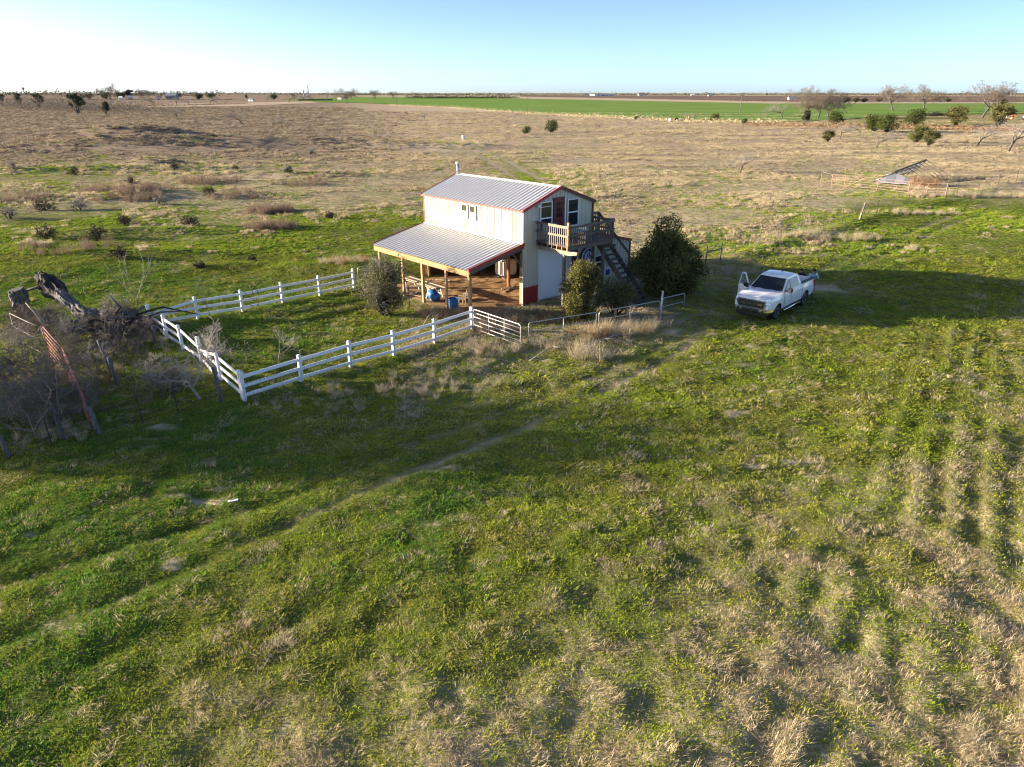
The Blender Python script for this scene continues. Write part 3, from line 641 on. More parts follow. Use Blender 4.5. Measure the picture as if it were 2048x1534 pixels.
for sx in (-1, 1):
    part(MB().bar((sx*.2, -.2, .42), (sx*.23, -.24, 0), .045, .045), 'leg', 'wood_pale', ch); part(MB().bar((sx*.2, .2, .42), (sx*.23, .25, 0), .045, .045), 'leg', 'wood_pale', ch)
    part(MB().bar((sx*.21, .2, .44), (sx*.23, .34, 1.02), .04, .04), 'back_post', 'wood_pale', ch)
    part(MB().bar((sx*.25, -.2, .64), (sx*.23, .27, .66), .06, .03), 'arm', 'wood_pale', ch); part(MB().bar((sx*.25, -.18, .44), (sx*.25, -.18, .63), .03, .03), 'arm_post', 'wood_pale', ch)
for k in range(5): part(MB().bar((-.15+k*.075, .21, .46), (-.16+k*.08, .33, .97), .018, .018), 'spindle', 'wood_pale', ch)
part(MB().bar((-.27, .345, .99), (.27, .345, .99), .03, .12), 'crest_rail', 'wood_pale', ch)
tk = barn_thing('plastic_tank', 'off-white plastic tank in the dark inside the barn', 'tank', 3.7, 5.6, .05)
part(MB().box(-.55, .55, -.5, .5, .12, 1.15), 'bottle', 'tank_white', tk, bevel=.09); part(MB().lathe([(.1, 1.14), (.1, 1.2)], 12), 'lid', 'interior', tk)
part(MB().box(-.6, .6, -.55, .55, 0, .10), 'pallet', 'wood_grey', tk)
gt = barn_thing('leaning_panel', 'thin pipe panel leaning in the dark behind the inner posts', 'panel', 2.3, 7.0, .05)
for k in range(6): part(MB().tube([(k*.22, .3-k*.02, 0), (k*.22+.05, .75, 1.2)], .014, 6), 'pipe', 'pipe_galv', gt)
part(MB().tube([(0, .72, 1.15), (1.15, .72, 1.15)], .018, 6), 'top_pipe', 'pipe_galv', gt)

# ================================================================ WHITE RAIL FENCES
random.seed(11)
def white_fence(label, posts, missing=(), broken=(), ph=1.16, lean=0.0):
    x0, y0 = posts[0]; t = thing('white_rail_fence', label, 'fence', (x0, y0, 0), 0, 'white fences around the paddock')
    L = [(x-x0, y-y0, H1(x, y)) for x, y in posts]
    for i, (x, y, z) in enumerate(L):
        nxt = L[min(i+1, len(L)-1)]; prv = L[max(i-1, 0)]; ang = math.atan2(nxt[1]-prv[1], nxt[0]-prv[0])
        mb = MB().box(-.063, .063, -.063, .063, -.15, ph).add([(-.075, -.075, ph), (.075, -.075, ph), (.075, .075, ph), (-.075, .075, ph), (-.075, -.075, ph+.025), (.075, -.075, ph+.025), (.075, .075, ph+.025), (-.075, .075, ph+.025), (0, 0, ph+.07)], [(0, 3, 2, 1), (0, 1, 5, 4), (1, 2, 6, 5), (2, 3, 7, 6), (3, 0, 4, 7), (4, 5, 8), (5, 6, 8), (6, 7, 8), (7, 4, 8)])
        o = part(mb, 'post', 'white_vinyl', t); o.location = (x, y, z); o.rotation_euler = (random.uniform(-.02, .02)+lean, random.uniform(-.02, .02), ang)
    for i in range(len(L)-1):
        for k, zr in enumerate((.22, .60, .98)):
            if (i, k) in missing: continue
            p = Vector(L[i])+Vector((0, 0, zr)); q = Vector(L[i+1])+Vector((0, 0, zr+random.uniform(-.012, .012)))
            if (i, k) in broken:
                q = p+(q-p)*.8; p = p+Vector((0, 0, -.42)); 
                if broken[(i, k)] == 'far': p, q = Vector(L[i])+Vector((0, 0, zr)), Vector(L[i+1])+Vector((0, 0, zr-.30))
            part(MB().bar(p, q, .04, .135), 'rail', 'white_vinyl', t)
    return t, L
FF = [(-10.33, 25.05), (-8.62, 26.85), (-6.95, 28.5), (-5.35, 30.2), (-3.69, 31.95), (-2.0, 33.87)]
FB = [(-9.62, 42.1), (-11.28, 40.45), (-12.95, 38.75), (-14.62, 37.05), (-16.43, 35.55), (-18.20, 34.2)]
FL = [(-18.20, 34.2), (-16.65, 32.44), (-15.2, 30.86), (-13.62, 29.1), (-12.0, 27.1), (-10.33, 25.05)]
ff, LF = white_fence('white three-rail fence nearest the camera, ending at the pipe gate', FF)
white_fence('white three-rail fence at the back of the paddock, left of the barn', FB, missing=(), broken={(4, 2): 'far'})
white_fence('leaning white fence with fallen rails behind the grey bare shrub', FL[:-1]+[(-10.43, 25.17)], missing=((2, 1), (0, 2)), broken={(2, 2): 'far', (3, 2): 'x', (3, 0): 'far'}, lean=.03)
# woven wire tied to the front fence
P, Q = [], []
for i in range(len(LF)-1):
    a = Vector(LF[i]); b_ = Vector(LF[i+1]); off = Vector((.62, -.62, 0)).normalized()*.075
    for k in range(14):
        p = a+(b_-a)*(k/14)+off; P.append(p+Vector((0, 0, .03))); Q.append(p+Vector((0, 0, .68)))
    for z in (.05, .2, .36, .52, .68): P.append(a+off+Vector((0, 0, z))); Q.append(b_+off+Vector((0, 0, z)))
r_ = np.full(len(P), .004)
o = link('woven_wire', segs_mesh('woven_wire', [tuple(p) for p in P], [tuple(p) for p in Q], r_, r_), 'grey_wire', ff); o['kind'] = 'stuff'

# ================================================================ PIPE GATES AND WIRE
def pipe_gate(label, p, q, h=1.12, mat='pipe_galv', n=5, r=.024, ups=2, mesh=False, group='pipe gates and panels by the barn', rustw=False):
    x0, y0 = p; t = thing('pipe_gate', label, 'gate', (x0, y0, H1(*p)), 0, group)
    d = Vector((q[0]-x0, q[1]-y0, H1(*q)-H1(*p))); L = d.length; u = d/L; Z = Vector((0, 0, 1))
    c = .12; pts = [Z*.08, Z*(h-c)]
    pts += [Z*(h-c)+Z*c*math.sin(a)+u*c*(1-math.cos(a)) for a in (R(30), R(60), R(90))]
    pts += [Z*h+u*(L-c)]+[Z*(h-c)+Z*c*math.cos(a)+u*(L-c+c*math.sin(a)) for a in (R(30), R(60), R(90))]+[u*L+Z*.08]
    part(MB().tube(pts, r, 8), 'frame', mat, t, True)
    for k in range(n):
        z = .12+(h-.3)*k/(n-1) if not mesh else [.12, h*.62][k % 2]
        if mesh and k > 1: break
        part(MB().tube([Z*z, u*L+Z*z], r*.8, 6), 'rail', mat, t, True)
    for k in range(ups):
        f = (k+1)/(ups+1); part(MB().tube([u*L*f+Z*.08, u*L*f+Z*h], r*.75, 6), 'upright', mat, t, True)
    if mesh:
        P, Q = [], []
        for k in range(int(L/.12)): f = (k+.5)*.12; P.append(u*f+Z*.1); Q.append(u*f+Z*(h*.62))
        for z in (.25, .4, .55): P.append(Z*z); Q.append(u*L+Z*z)
        rr = np.full(len(P), .003); o = link('wire_mesh', segs_mesh('wire_mesh', [tuple(a) for a in P], [tuple(a) for a in Q], rr, rr), 'grey_wire', t); o['kind'] = 'stuff'
    return t
pipe_gate('pale rusty pipe gate swung open at the end of the white fence', (-1.90, 33.75), (.40, 31.21), 1.12, 'pipe_white')
pipe_gate('long galvanised pipe gate standing in the dry weeds', (.78, 31.56), (4.15, 33.35), 1.10, 'pipe_galv', 2, ups=1, mesh=True)
pipe_gate('galvanised pipe panel running up to the tall white post', (4.28, 33.42), (7.62, 35.30), 1.10, 'pipe_galv', 2, ups=1, mesh=True)
pipe_gate('short galvanised gate below the dark evergreen, right of the tall post', (7.78, 35.44), (9.17, 36.48), 1.20, 'pipe_galv', 2, ups=0, mesh=True)
pipe_gate('grey pipe gate half hidden by the sage bush behind the paddock', (-9.35, 42.3), (-7.2, 43.9), 1.25, 'pipe_galv', 4)
tp = thing('steel_post', 'tall pale steel post between two galvanised gates', 'post', (7.70, 35.37, 0)); part(MB().tube([(0, 0, -.1), (.04, 0, 1.58)], .05, 12), 'shaft', 'pipe_white', tp, True); part(MB().lathe([(.06, 1.565), (.06, 1.60), (.02, 1.62)], 12, (.04, 0, 0)), 'cap', 'pipe_white', tp)
for (px, py, h, lab) in ((1229, 640, .62, 'cut wooden post standing behind the pipe panel'), (1251, 636, .5, 'shorter cut wooden post near the foot of the stairs')):
    x, y = ground_at(px, py); t = thing('wooden_post', lab, 'post', (x, y, H1(x, y)), .3, 'cut wooden posts'); part(MB().tube([(0, 0, -.1), (.02, 0, h*.6), (.03, .02, h)], [.09, .085, .08], 10), 'shaft', 'wood_new', t, True)
for (px, py, h, lab, lean) in ((445, 806, 1.45, 'weathered wooden post in front of the leaning white fence', -.10), (200, 872, 1.05, 'grey wooden post at the near end of the red pipe fence', -.14), (228, 752, 1.6, 'split grey post behind the bramble, left of the fence corner', -.20), (236, 770, 1.2, 'short grey post beside the split post', -.12), (18, 915, .75, 'low grey post at the left edge by the bramble', -.1), (310, 690, .9, 'dark stake at the corner of the white fence', .1)):
    x, y = ground_at(px, py); t = thing('wooden_post', lab, 'post', (x, y, H1(x, y)), 0, 'old wooden posts at the left'); part(MB().tube([(0, 0, -.1), (lean*h*.5, 0, h*.5), (lean*h, .02, h)], [.085, .08, .07], 9), 'shaft', 'deadwood', t, True)
# old wire fence from the grey post to the paddock corner
A0 = ground_at(200, 872); A1 = ground_at(445, 806); t = thing('wire_fence', 'sagging dark wire fence between the grey post and the leaning fence', 'fence', (A0[0], A0[1], H1(*A0)))
d = (A1[0]-A0[0], A1[1]-A0[1])
for k, f in enumerate((.33, .62)): part(MB().bar((d[0]*f, d[1]*f, 0), (d[0]*f-.03, d[1]*f, 1.1), .03, .035), 'steel_stake', 'steel_dark', t)
for k in range(6): z = .15+k*.18; part(MB().tube([(d[0]*f, d[1]*f, z-.12*f*(1-f)) for f in (0, .33, .62, 1)], .006, 4), 'wire', 'steel_dark', t)
A2 = ground_at(-60, 940); d = (A2[0]-A0[0], A2[1]-A0[1]); t2 = thing('wire_fence', 'wire fence running off the left edge behind the bare tree', 'fence', (A0[0]-.12, A0[1]-.05, H1(*A0)))
for k in range(6): z = .15+k*.18; part(MB().tube([(0, 0, z), (d[0], d[1], z-.05)], .006, 4), 'wire', 'steel_dark', t2)
for f in (.35, .8): part(MB().bar((d[0]*f, d[1]*f, -.1), (d[0]*f-.03, d[1]*f, 1.1), .03, .035), 'steel_stake', 'steel_dark', t2)
# short stakes near the sage bush
for px, py, lab in ((797, 618, 'thin steel stake right of the sage bush'), (819, 612, 'thin steel stake in front of the second barn post')):
    x, y = ground_at(px, py); t = thing('steel_stake', lab, 'stake', (x, y, 0), 0, 'stakes by the sage bush'); part(MB().bar((0, 0, -.1), (0, 0, 1.15), .03, .03), 'shaft', 'steel_dark', t)

# red pipe fence seen nearly end on
def pipe_panel(name, label, p, q, h, mat, n=6, r=.026, group=None, posts=1):
    t = thing(name, label, 'fence', (p[0], p[1], H1(*p)), 0, group); d = Vector((q[0]-p[0], q[1]-p[1], 0))
    for k in range(n): z = .2+(h-.2)*k/(n-1); part(MB().tube([(0, 0, z), d*.5+Vector((0, 0, z-.03)), d+Vector((0, 0, z))], r, 7), 'rail', mat, t, True)
    for k in range(posts+1):
        f = k/posts; part(MB().tube([d*f+Vector((0, 0, -.1)), d*f+Vector((0, 0, h+.04))], r*1.35, 8), 'upright', mat, t, True)
    return t
RA = ground_at(186, 868); RM = (-17.9, 26.6); RB = ground_at(86, 655, 1.55); RC = ground_at(20, 628, 1.5)
pipe_panel('pipe_fence', 'near panel of the rusty red pipe fence behind the bare tree', RA, RM, 1.5, 'pipe_red', 7, .017, group='rusty red pipe fence panels')
pipe_panel('pipe_fence', 'far panel of the rusty red pipe fence, reaching the dead trunk', (RM[0]-.06, RM[1]+.08), RB, 1.55, 'pipe_red', 7, .017, group='rusty red pipe fence panels')
pipe_panel('pipe_fence', 'pale pipe panel turning left from the red fence', (RB[0]-.08, RB[1]+.02), RC, 1.5, 'grey_wire', 3, .016, group='rusty red pipe fence panels')
pipe_panel('pipe_fence', 'low pale pipe panel lying in the bramble at the left', ground_at(30, 775), ground_at(110, 815), .8, 'grey_wire', 4, .014, group='rusty red pipe fence panels')

# steel stake fence along the track at right
t = thing('stake_fence', 'long wire fence on thin steel stakes beside the grassy track', 'fence', (FENCELINE[0][0], FENCELINE[0][1], 0))
fx0, fy0 = FENCELINE[0]; pts = []
for (x0, y0), (x1, y1) in zip(FENCELINE[:-1], FENCELINE[1:]):
    n_ = max(1, int(math.hypot(x1-x0, y1-y0)/3.2))
    for k in range(n_): pts.append((x0+(x1-x0)*k/n_, y0+(y1-y0)*k/n_))
pts = [p for p in pts if p[1] < 150]
sm = MB().bar((0, 0, -.1), (.01, 0, 1.35), .035, .04).mesh('stake')
for i, (x, y) in enumerate(pts[1:]):
    o = link('stake', sm, 'steel_dark', t); o.location = (x-fx0, y-fy0, H1(x, y)); o.rotation_euler = (random.uniform(-.06, .06), random.uniform(-.06, .06), random.uniform(0, 3))
P, Q = [], []
for (a, b_), (c, d) in zip(pts[:-1], pts[1:]):
    for z in (.3, .6, .9, 1.2): P.append((a-fx0, b_-fy0, H1(a, b_)+z)); Q.append((c-fx0, d-fy0, H1(c, d)+z))
rr = np.full(len(P), .006); o = link('wire', segs_mesh('wire', P, Q, rr, rr), 'grey_wire', t); o['kind'] = 'stuff'
p0, p1 = ground_at(1417, 532), ground_at(1446, 527)
t = thing('brace_post', 'dark pipe corner brace at the near end of the stake fence', 'post', (p0[0]-.2, p0[1]+.1, H1(*p0))); d = Vector((p1[0]-p0[0], p1[1]-p0[1], 0))
part(MB().tube([(0, 0, -.1), (0, 0, 1.2)], .05, 8), 'upright', 'steel_dark', t); part(MB().tube([d+Vector((0, 0, -.1)), d+Vector((0, 0, 1.25))], .05, 8), 'upright', 'steel_dark', t); part(MB().tube([(0, 0, .72), d+Vector((0, 0, .85))], .035, 8), 'crosspipe', 'steel_dark', t)
x, y = ground_at(1718, 446); t = thing('wooden_post', 'leaning pale post in the stake fence line', 'post', (x, y, H1(x, y))); part(MB().tube([(0, 0, -.1), (.12, 0, .8), (.26, 0, 1.5)], [.10, .095, .085], 9), 'shaft', 'wood_pale', t, True)
# pipe corral around the collapsed shed
CP = [(40.76, 96.51), (40.57, 92.72), (41.56, 91.19), (44.0, 87.78), (45.88, 84.18), (47.28, 82.9), (48.63, 81.45)]
t = thing('pipe_corral', 'rust pink pipe corral in front of the collapsed shed', 'fence', (CP[0][0], CP[0][1], 0))
C3 = [(x-CP[0][0], y-CP[0][1], H1(x, y)) for x, y in CP]
for i, (x, y, z) in enumerate(C3): part(MB().tube([(x, y, z-.1), (x, y, z+1.5)], .05, 8), 'upright', 'pipe_rust', t)
for i in range(6):
    for k in range(1 if i == 0 else 5):
        z = 1.48 if i == 0 else .3+k*.3
        p = Vector(C3[i])+Vector((0, 0, z)); q = Vector(C3[i+1])+Vector((0, 0, z)); part(MB().tube([p, q], .022, 6), 'rail', 'pipe_rust', t)
    if i in (2, 4): part(MB().tube([Vector(C3[i])+Vector((0, 0, .1)), Vector(C3[i])*.4+Vector(C3[i+1])*.6+Vector((0, 0, 1.4))], .035, 6), 'brace', 'pipe_rust', t)
part(MB().tube([Vector(C3[0])+Vector((0, 0, 1.45)), Vector((-2.2, -.8, .0))], .035, 6), 'brace', 'pipe_rust', t)
# collapsed shed
SX, SY = 50.6, 96.5
t = thing('collapsed_shed', 'collapsed shed with grey metal sheets and bare roof poles', 'shed', (SX, SY, 0), R(-30))
for k in range(5):      # fallen gable of metal sheets, each a strip of the low triangle
    x0, x1 = -2.2+k*1.08, -2.2+(k+1)*1.08-.03; hh = lambda x: .10+1.15*max(0, 1-abs(x+.35)/(1.95 if x < -.35 else 3.6)); dy = lambda z: -1.5+z*2.0
    part(MB().add([(x0, -1.5, .08), (x1, -1.5, .08), (x1, dy(hh(x1)), hh(x1)), (x0, dy(hh(x0)), hh(x0)), (x0, -1.47, .06), (x1, -1.47, .06), (x1, dy(hh(x1))+.03, hh(x1)-.02), (x0, dy(hh(x0))+.03, hh(x0)-.02)], [(0, 1, 2, 3), (7, 6, 5, 4), (3, 2, 6, 7)]), 'metal_sheet', 'sheet_grey' if k % 2 else 'sheet_dull', t)
for k in range(3): part(MB().bar((-2.0+k*1.6, -1.95+.1*k, .12), (-.3+k*1.7, -1.75, .20), .5, .04), 'metal_sheet', 'galvalume', t)
apex = Vector((2.9, 10.5, 2.3)); near = Vector((-.4, .6, 1.32))
part(MB().bar(near, apex, .14, .2), 'ridge_pole', 'wood_grey', t)
for k in range(9):
    f = k/8; c = near+(apex-near)*f
    part(MB().bar(c, c+Vector((-2.3+f*.9, -.5, -1.5-.4*f)), .07, .09), 'rafter', 'wood_grey', t)
    if k > 2: part(MB().bar(c, c+Vector((3.3, -.7, -1.6-.4*f)), .06, .08), 'rafter', 'wood_grey', t)
for k in range(5):
    f = (k+.5)/5; a = near+Vector((-2.6, -.5, -1.55))*f; b_ = apex+Vector((-1.6, -.5, -1.95))*f; part(MB().bar(a+Vector((0, 0, .1)), b_+Vector((0, 0, .1)), .32, .05), 'slat', 'galvalume' if k % 2 else 'wood_grey', t)

# ================================================================ DEAD TRUNK, STUMP
def lump_tube(pts, rad, k=14, seed=1, amp=.16, sub=1):
    """tapered tube with furrowed bark and lumps"""
    pts = [Vector(p) for p in pts]
    if sub > 1:
        P2, R2 = [], []
        for i in range(len(pts)-1):
            for q in range(sub): f = q/sub; P2.append(pts[i].lerp(pts[i+1], f)); R2.append(rad[i]*(1-f)+rad[i+1]*f)
        pts, rad = P2+[pts[-1]], R2+[rad[-1]]
    mb = MB().tube(pts, rad, k); v = np.array(mb.v); n_ = len(pts); c = np.repeat(np.array([tuple(p) for p in pts]), k, 0)
    th = np.tile(np.arange(k), n_); ln = np.repeat(np.arange(n_), k)
    nz = (vnoise(v[:, 0]*3+v[:, 2]*2, v[:, 1]*3-v[:, 2]*3, seed)-.5)*1.6+(vnoise(th*.9+seed, ln*.22, seed+5)-.5)*1.5+(vnoise(th*1.7+seed, ln*.9, seed+9)-.5)*.8
    v = v+(v-c)*nz[:, None]*amp*2
    if sub > 1:
        endk = (ln == 0); ax = np.array(pts[0]-pts[1]); v[endk] += ax*(rand_jag(endk.sum(), seed)[:, None])
    mb.v = [tuple(p) for p in v]; return mb
def rand_jag(n, seed): return np.random.default_rng(seed).uniform(-.8, 2.2, n)
E0 = (-25.6, 37.0, 2.35); bx, by = ground_at(190, 662)
t = thing('dead_tree', 'huge dead grey tree trunk with blackened end, propped over its roots', 'tree', (bx, by, 0))
A = Vector((-3.9, 2.6, 2.30)); Bq = Vector((-2.2, 1.4, 1.55)); Cq = Vector((-.6, .35, .75)); Dq = Vector((2.3, -.1, .45))
part(lump_tube([A, A*.7+Bq*.3, A*.35+Bq*.65, Bq], [.30, .50, .46, .36], 26, 3, .20, 7), 'trunk', 'bark_dark', t, False, 'blackened jagged upper end')
part(lump_tube([Bq, Bq*.5+Cq*.5, Cq, Cq*.5+Dq*.5, Dq], [.33, .30, .36, .40, .26], 24, 4, .16, 8), 'lower_trunk', 'deadwood', t, False)
rng = np.random.default_rng(8)
for k in range(46):
    s = Vector((rng.uniform(-.6, 2.8), rng.uniform(-.5, .5), rng.uniform(.2, .9))); d = Vector((rng.normal()*.9+.3, rng.normal()*.8, rng.normal()*.35+.15))
    m_ = s+d*.6+Vector((0, 0, rng.uniform(-.2, .3))); e = s+d*1.3+Vector((0, 0, rng.uniform(-.45, .35))); r0 = rng.uniform(.05, .14)
    e.z = max(.05, e.z); part(lump_tube([s, s*.4+m_*.6, m_, e], [r0*1.2, r0, r0*.8, r0*.35], 7, 10+k, .1), 'root', 'deadwood' if k % 3 else 'bark_dark', t, True)
t.scale = (.95, .95, .93)
t = thing('tree_stump', 'broad weathered stump left of the dead trunk', 'stump', (-25.3, 35.2, 0))
part(lump_tube([(0, 0, -.1), (.02, 0, .5), (.05, .05, 1.2), (.0, 0, 1.75)], [.60, .44, .38, .34], 24, 22, .16, 7), 'trunk', 'deadwood', t, False)
part(lump_tube([(.4, 0, 1.65), (1.0, .2, 1.8), (1.9, .4, 2.05)], [.06, .07, .05], 8, 23, .05), 'broken_limb', 'deadwood', t, True)
x, y = ground_at(96, 690); t = thing('pale_branch', 'pale barkless branch curving up in front of the dead trunk', 'branch', (x, y, 0))
part(MB().tube([(.25, 0, 0), (.15, 0, .7), (-.1, .1, 1.3), (-.65, .2, 2.0)], [.09, .09, .08, .03], 9), 'limb', 'wood_pale', t, True)

# ================================================================ VEGETATION: grass clump prototypes (kept outside the scene, instanced by geometry nodes)
def clump(name, n, rad, hmin, hmax, w, lean, mat, seed, curl=.5, comb=0.0):
    """n curved blades (2 faces each) rising from a patch of radius rad"""
    rng = np.random.default_rng(seed); a = rng.uniform(0, 2*np.pi, n); r = rad*np.sqrt(rng.uniform(0, 1, n))
    b = np.stack([r*np.cos(a), r*np.sin(a), np.full(n, -.02)], 1)
    la = a+rng.normal(0, .9, n); 
    if comb: la = comb+rng.normal(0, .5, n)
    ll = np.abs(rng.normal(lean, lean*.5, n)); h = rng.uniform(hmin, hmax, n)
    d = np.stack([np.cos(la)*np.sin(ll), np.sin(la)*np.sin(ll), np.cos(ll)], 1)
    m = b+d*h[:, None]*.55; e = m+(d*(1-curl)+np.stack([np.cos(la), np.sin(la), -.25*np.ones(n)], 1)*curl)*h[:, None]*.5
    s = np.stack([-np.sin(la+rng.normal(0, .8, n)), np.cos(la), np.zeros(n)], 1)*w
    V = np.stack([b-s, b+s, m+s*.8, m-s*.8, e], 1); k = (np.arange(n)*5)[:, None]
    F3 = np.concatenate([k+np.array([[0, 1, 2]]), k+np.array([[0, 2, 3]]), k+np.array([[3, 2, 4]])])
    me = mesh_np(name, V, F3); me.materials.append(MATS[mat]); return bpy.data.objects.new(name, me)
def proto_collection(name, objs):
    c = bpy.data.collections.new(name)
    for o in objs: c.objects.link(o)
    return c
def scatter(name, pts, rot, scl, idx, coll, label, cat):
    me = bpy.data.meshes.new(name); n = len(pts); me.vertices.add(n); me.vertices.foreach_set('co', np.asarray(pts, np.float32).ravel())
    a = me.attributes.new('rot', 'FLOAT_VECTOR', 'POINT'); a.data.foreach_set('vector', np.asarray(rot, np.float32).ravel())
    a = me.attributes.new('scl', 'FLOAT_VECTOR', 'POINT'); a.data.foreach_set('vector', np.asarray(scl, np.float32).ravel())
    a = me.attributes.new('pick', 'INT', 'POINT'); a.data.foreach_set('value', np.asarray(idx, np.int32))
    o = link(name, me); tag(o, label, cat, kind='stuff')
    ng = bpy.data.node_groups.new(name, 'GeometryNodeTree'); ng.interface.new_socket('Geometry', in_out='INPUT', socket_type='NodeSocketGeometry'); ng.interface.new_socket('Geometry', in_out='OUTPUT', socket_type='NodeSocketGeometry')
    gi = ng.nodes.new('NodeGroupInput'); go = ng.nodes.new('NodeGroupOutput'); ip = ng.nodes.new('GeometryNodeInstanceOnPoints'); ci = ng.nodes.new('GeometryNodeCollectionInfo')
    ci.inputs['Collection'].default_value = coll; ci.inputs['Separate Children'].default_value = True; ci.inputs['Reset Children'].default_value = True
    def attr(nm, t):
        x = ng.nodes.new('GeometryNodeInputNamedAttribute'); x.data_type = t; x.inputs['Name'].default_value = nm; return x.outputs['Attribute']
    e2r = ng.nodes.new('FunctionNodeEulerToRotation'); L = ng.links
    L.new(gi.outputs[0], ip.inputs['Points']); L.new(ci.outputs[0], ip.inputs['Instance']); ip.inputs['Pick Instance'].default_value = True
    L.new(attr('pick', 'INT'), ip.inputs['Instance Index']); L.new(attr('rot', 'FLOAT_VECTOR'), e2r.inputs[0]); L.new(e2r.outputs[0], ip.inputs['Rotation']); L.new(attr('scl', 'FLOAT_VECTOR'), ip.inputs['Scale'])
    L.new(ip.outputs[0], go.inputs[0]); md = o.modifiers.new('scatter', 'NODES'); md.node_group = ng; return o

GREEN = [clump('clump_a%d' % k, 36, .17, .025, .075, .0065, .7, 'grass_green', 100+k) for k in range(3)]
LUSH = [clump('clump_b%d' % k, 36, .18, .035, .10, .0075, .6, 'grass_lush', 110+k, .6) for k in range(3)]
DRY = [clump('clump_c%d' % k, 46, .20, .06, .20, .0045, 1.05, 'grass_dry', 120+k, .35, (0, .001, 1.2, 2.5)[k]) for k in range(4)]
GREY = [clump('clump_d%d' % k, 36, .18, .05, .17, .005, .8, 'grass_grey', 130+k, .35) for k in range(3)]
WEED = [clump('clump_e%d' % k, 50, .30, .35, .95, .006, .16, 'weed_brown', 140+k, .1) for k in range(3)]
TALL = [clump('clump_f%d' % k, 44, .22, .5, 1.15, .006, .32, ('grass_dry', 'weed_orange', 'grass_grey')[k], 150+k, .25) for k in range(3)]
def wide(name, mats, seed, n=9, per=22, hmin=.10, hmax=.30, w=.016, lean=.5):
    """a metre wide piece of pasture made of several small tufts, for the middle distance"""
    g = np.random.default_rng(seed); o = None; vs, fs, mi, off = [], [], [], 0
    for k in range(n):
        c = clump('tuft', per, g.uniform(.16, .34), hmin, hmax*g.uniform(.6, 1.2), w, lean, mats[k % len(mats)], seed*31+k, .3); me = c.data
        v = np.zeros(len(me.vertices)*3, np.float32); me.vertices.foreach_get('co', v); v = v.reshape(-1, 3); a = g.uniform(0, 6.283); r = .8*math.sqrt(g.uniform(0, 1)); v[:, 0] += r*math.cos(a); v[:, 1] += r*math.sin(a)
        f = np.zeros(len(me.polygons)*3, np.int32); me.polygons.foreach_get('vertices', f); fs.append(f.reshape(-1, 3)+off); vs.append(v); mi.append(np.full(len(f)//3, k % len(mats))); off += len(v); bpy.data.objects.remove(c); bpy.data.meshes.remove(me)
    me = mesh_np(name, np.concatenate(vs), np.concatenate(fs))
    for m in mats: me.materials.append(MATS[m])
    me.polygons.foreach_set('material_index', np.concatenate(mi).astype(np.int32)); return bpy.data.objects.new(name, me)
WGREEN = [wide('clump_g%d' % k, ['grass_green', 'grass_green', 'grass_lush'], 200+k, 9, 26, .04, .14, .02, .6) for k in range(3)]
WDRY = [wide('clump_h%d' % k, ['grass_dry', 'grass_dry', 'grass_grey'], 210+k, 9, 24, .10, .36, .016, .55) for k in range(4)]
WGREY = [wide('clump_i%d' % k, ['grass_grey', 'grass_dry', 'weed_brown'], 220+k, 9, 24, .10, .34, .016, .5) for k in range(3)]
WBROWN = [wide('clump_j%d' % k, ['weed_brown', 'grass_grey'], 230+k, 9, 22, .2, .6, .016, .3) for k in range(3)]
GRASS = proto_collection('grass clumps', GREEN+LUSH+DRY+GREY+WEED+TALL+WGREEN+WDRY+WGREY+WBROWN)
rng = np.random.default_rng(5)
K = .0066; X, Y, S = [], [], []
y = 6.5
while y < 640:
    s = max(.10, K*y); hw = y*.80+6; n = int(2*hw/s)
    X.append(np.linspace(-hw, hw, n)+rng.uniform(-.5, .5, n)*s); Y.append(y+rng.uniform(-.6, .6, n)*s); S.append(np.full(n, s)); y += s*(1 if y < 120 else min(2.2, 1+(y-120)/150))
X = np.concatenate(X); Y = np.concatenate(Y); S = np.concatenate(S)
a_, b_ = to_barn(X, Y)
keep = ~((a_ > -3.9) & (a_ < 9.1) & (b_ > -.05) & (b_ < 9.1))
tx, ty = 14.35, 37.75       # truck centre
bare = bare_map(X, Y); lane_d = np.minimum(seg_dist(X, Y, LANE_A), seg_dist(X, Y, LANE_B)); keep &= lane_d > .8
keep &= rng.uniform(0, 1, len(X)) > bare*1.05-.08
wheat_edge = ground_at(1300, 239)[1]
keep &= ~((Y > 350) & (X > -60+ (Y-350)*-.25) & (Y > 470 - X*.35))
X, Y, S = X[keep], Y[keep], S[keep]
dry = dry_map(X, Y); brown = brown_map(X, Y)
nz = .55*fbm(X/np.maximum(.9, S*5), Y/np.maximum(.7, S*5), 61, 2)+.3*fbm(X/5, Y/3.5, 63, 2)+.15*vnoise(X/.35, Y/.35, 65)
p_dry = np.clip(sstep(.36, .66, nz+(dry-.5)*.62-.065+.09*rows_at(X, Y)), .05, .95)
p_far = np.clip(.5+(nz+(dry-.5)*.75-.545-.11*sstep(150, 80, Y))*2.2, .02, .96); p_dry = np.where(S > .3, p_far, p_dry)
u = rng.uniform(0, 1, len(X)); isdry = u < p_dry
pick = np.zeros(len(X), int); r3 = rng.integers(0, 3, len(X)); r4 = rng.integers(0, 4, len(X)); v = rng.uniform(0, 1, len(X))
lushness = sstep(.25, .02, dry)*sstep(.35, .6, fbm(X/4, Y/4, 67, 2)+.15*(X < -2))
pick = np.where(v < lushness*.75, 3+r3, r3)
greyish = (v < .12+.7*sstep(.42, .66, fbm(X/14, Y/9, 69, 3)))
pick = np.where(isdry, np.where(greyish, 10+r3, 6+r4), pick)
pick = np.where(isdry & (rng.uniform(0, 1, len(X)) < brown*.8), 13+r3, pick)
base = S/.0066/15.5                    # size grows with spacing so that the cover stays closed
base = np.maximum(base, .85)*np.where(isdry, 1.0, 1.05)
big = np.where(pick >= 13, .5, 1.0)
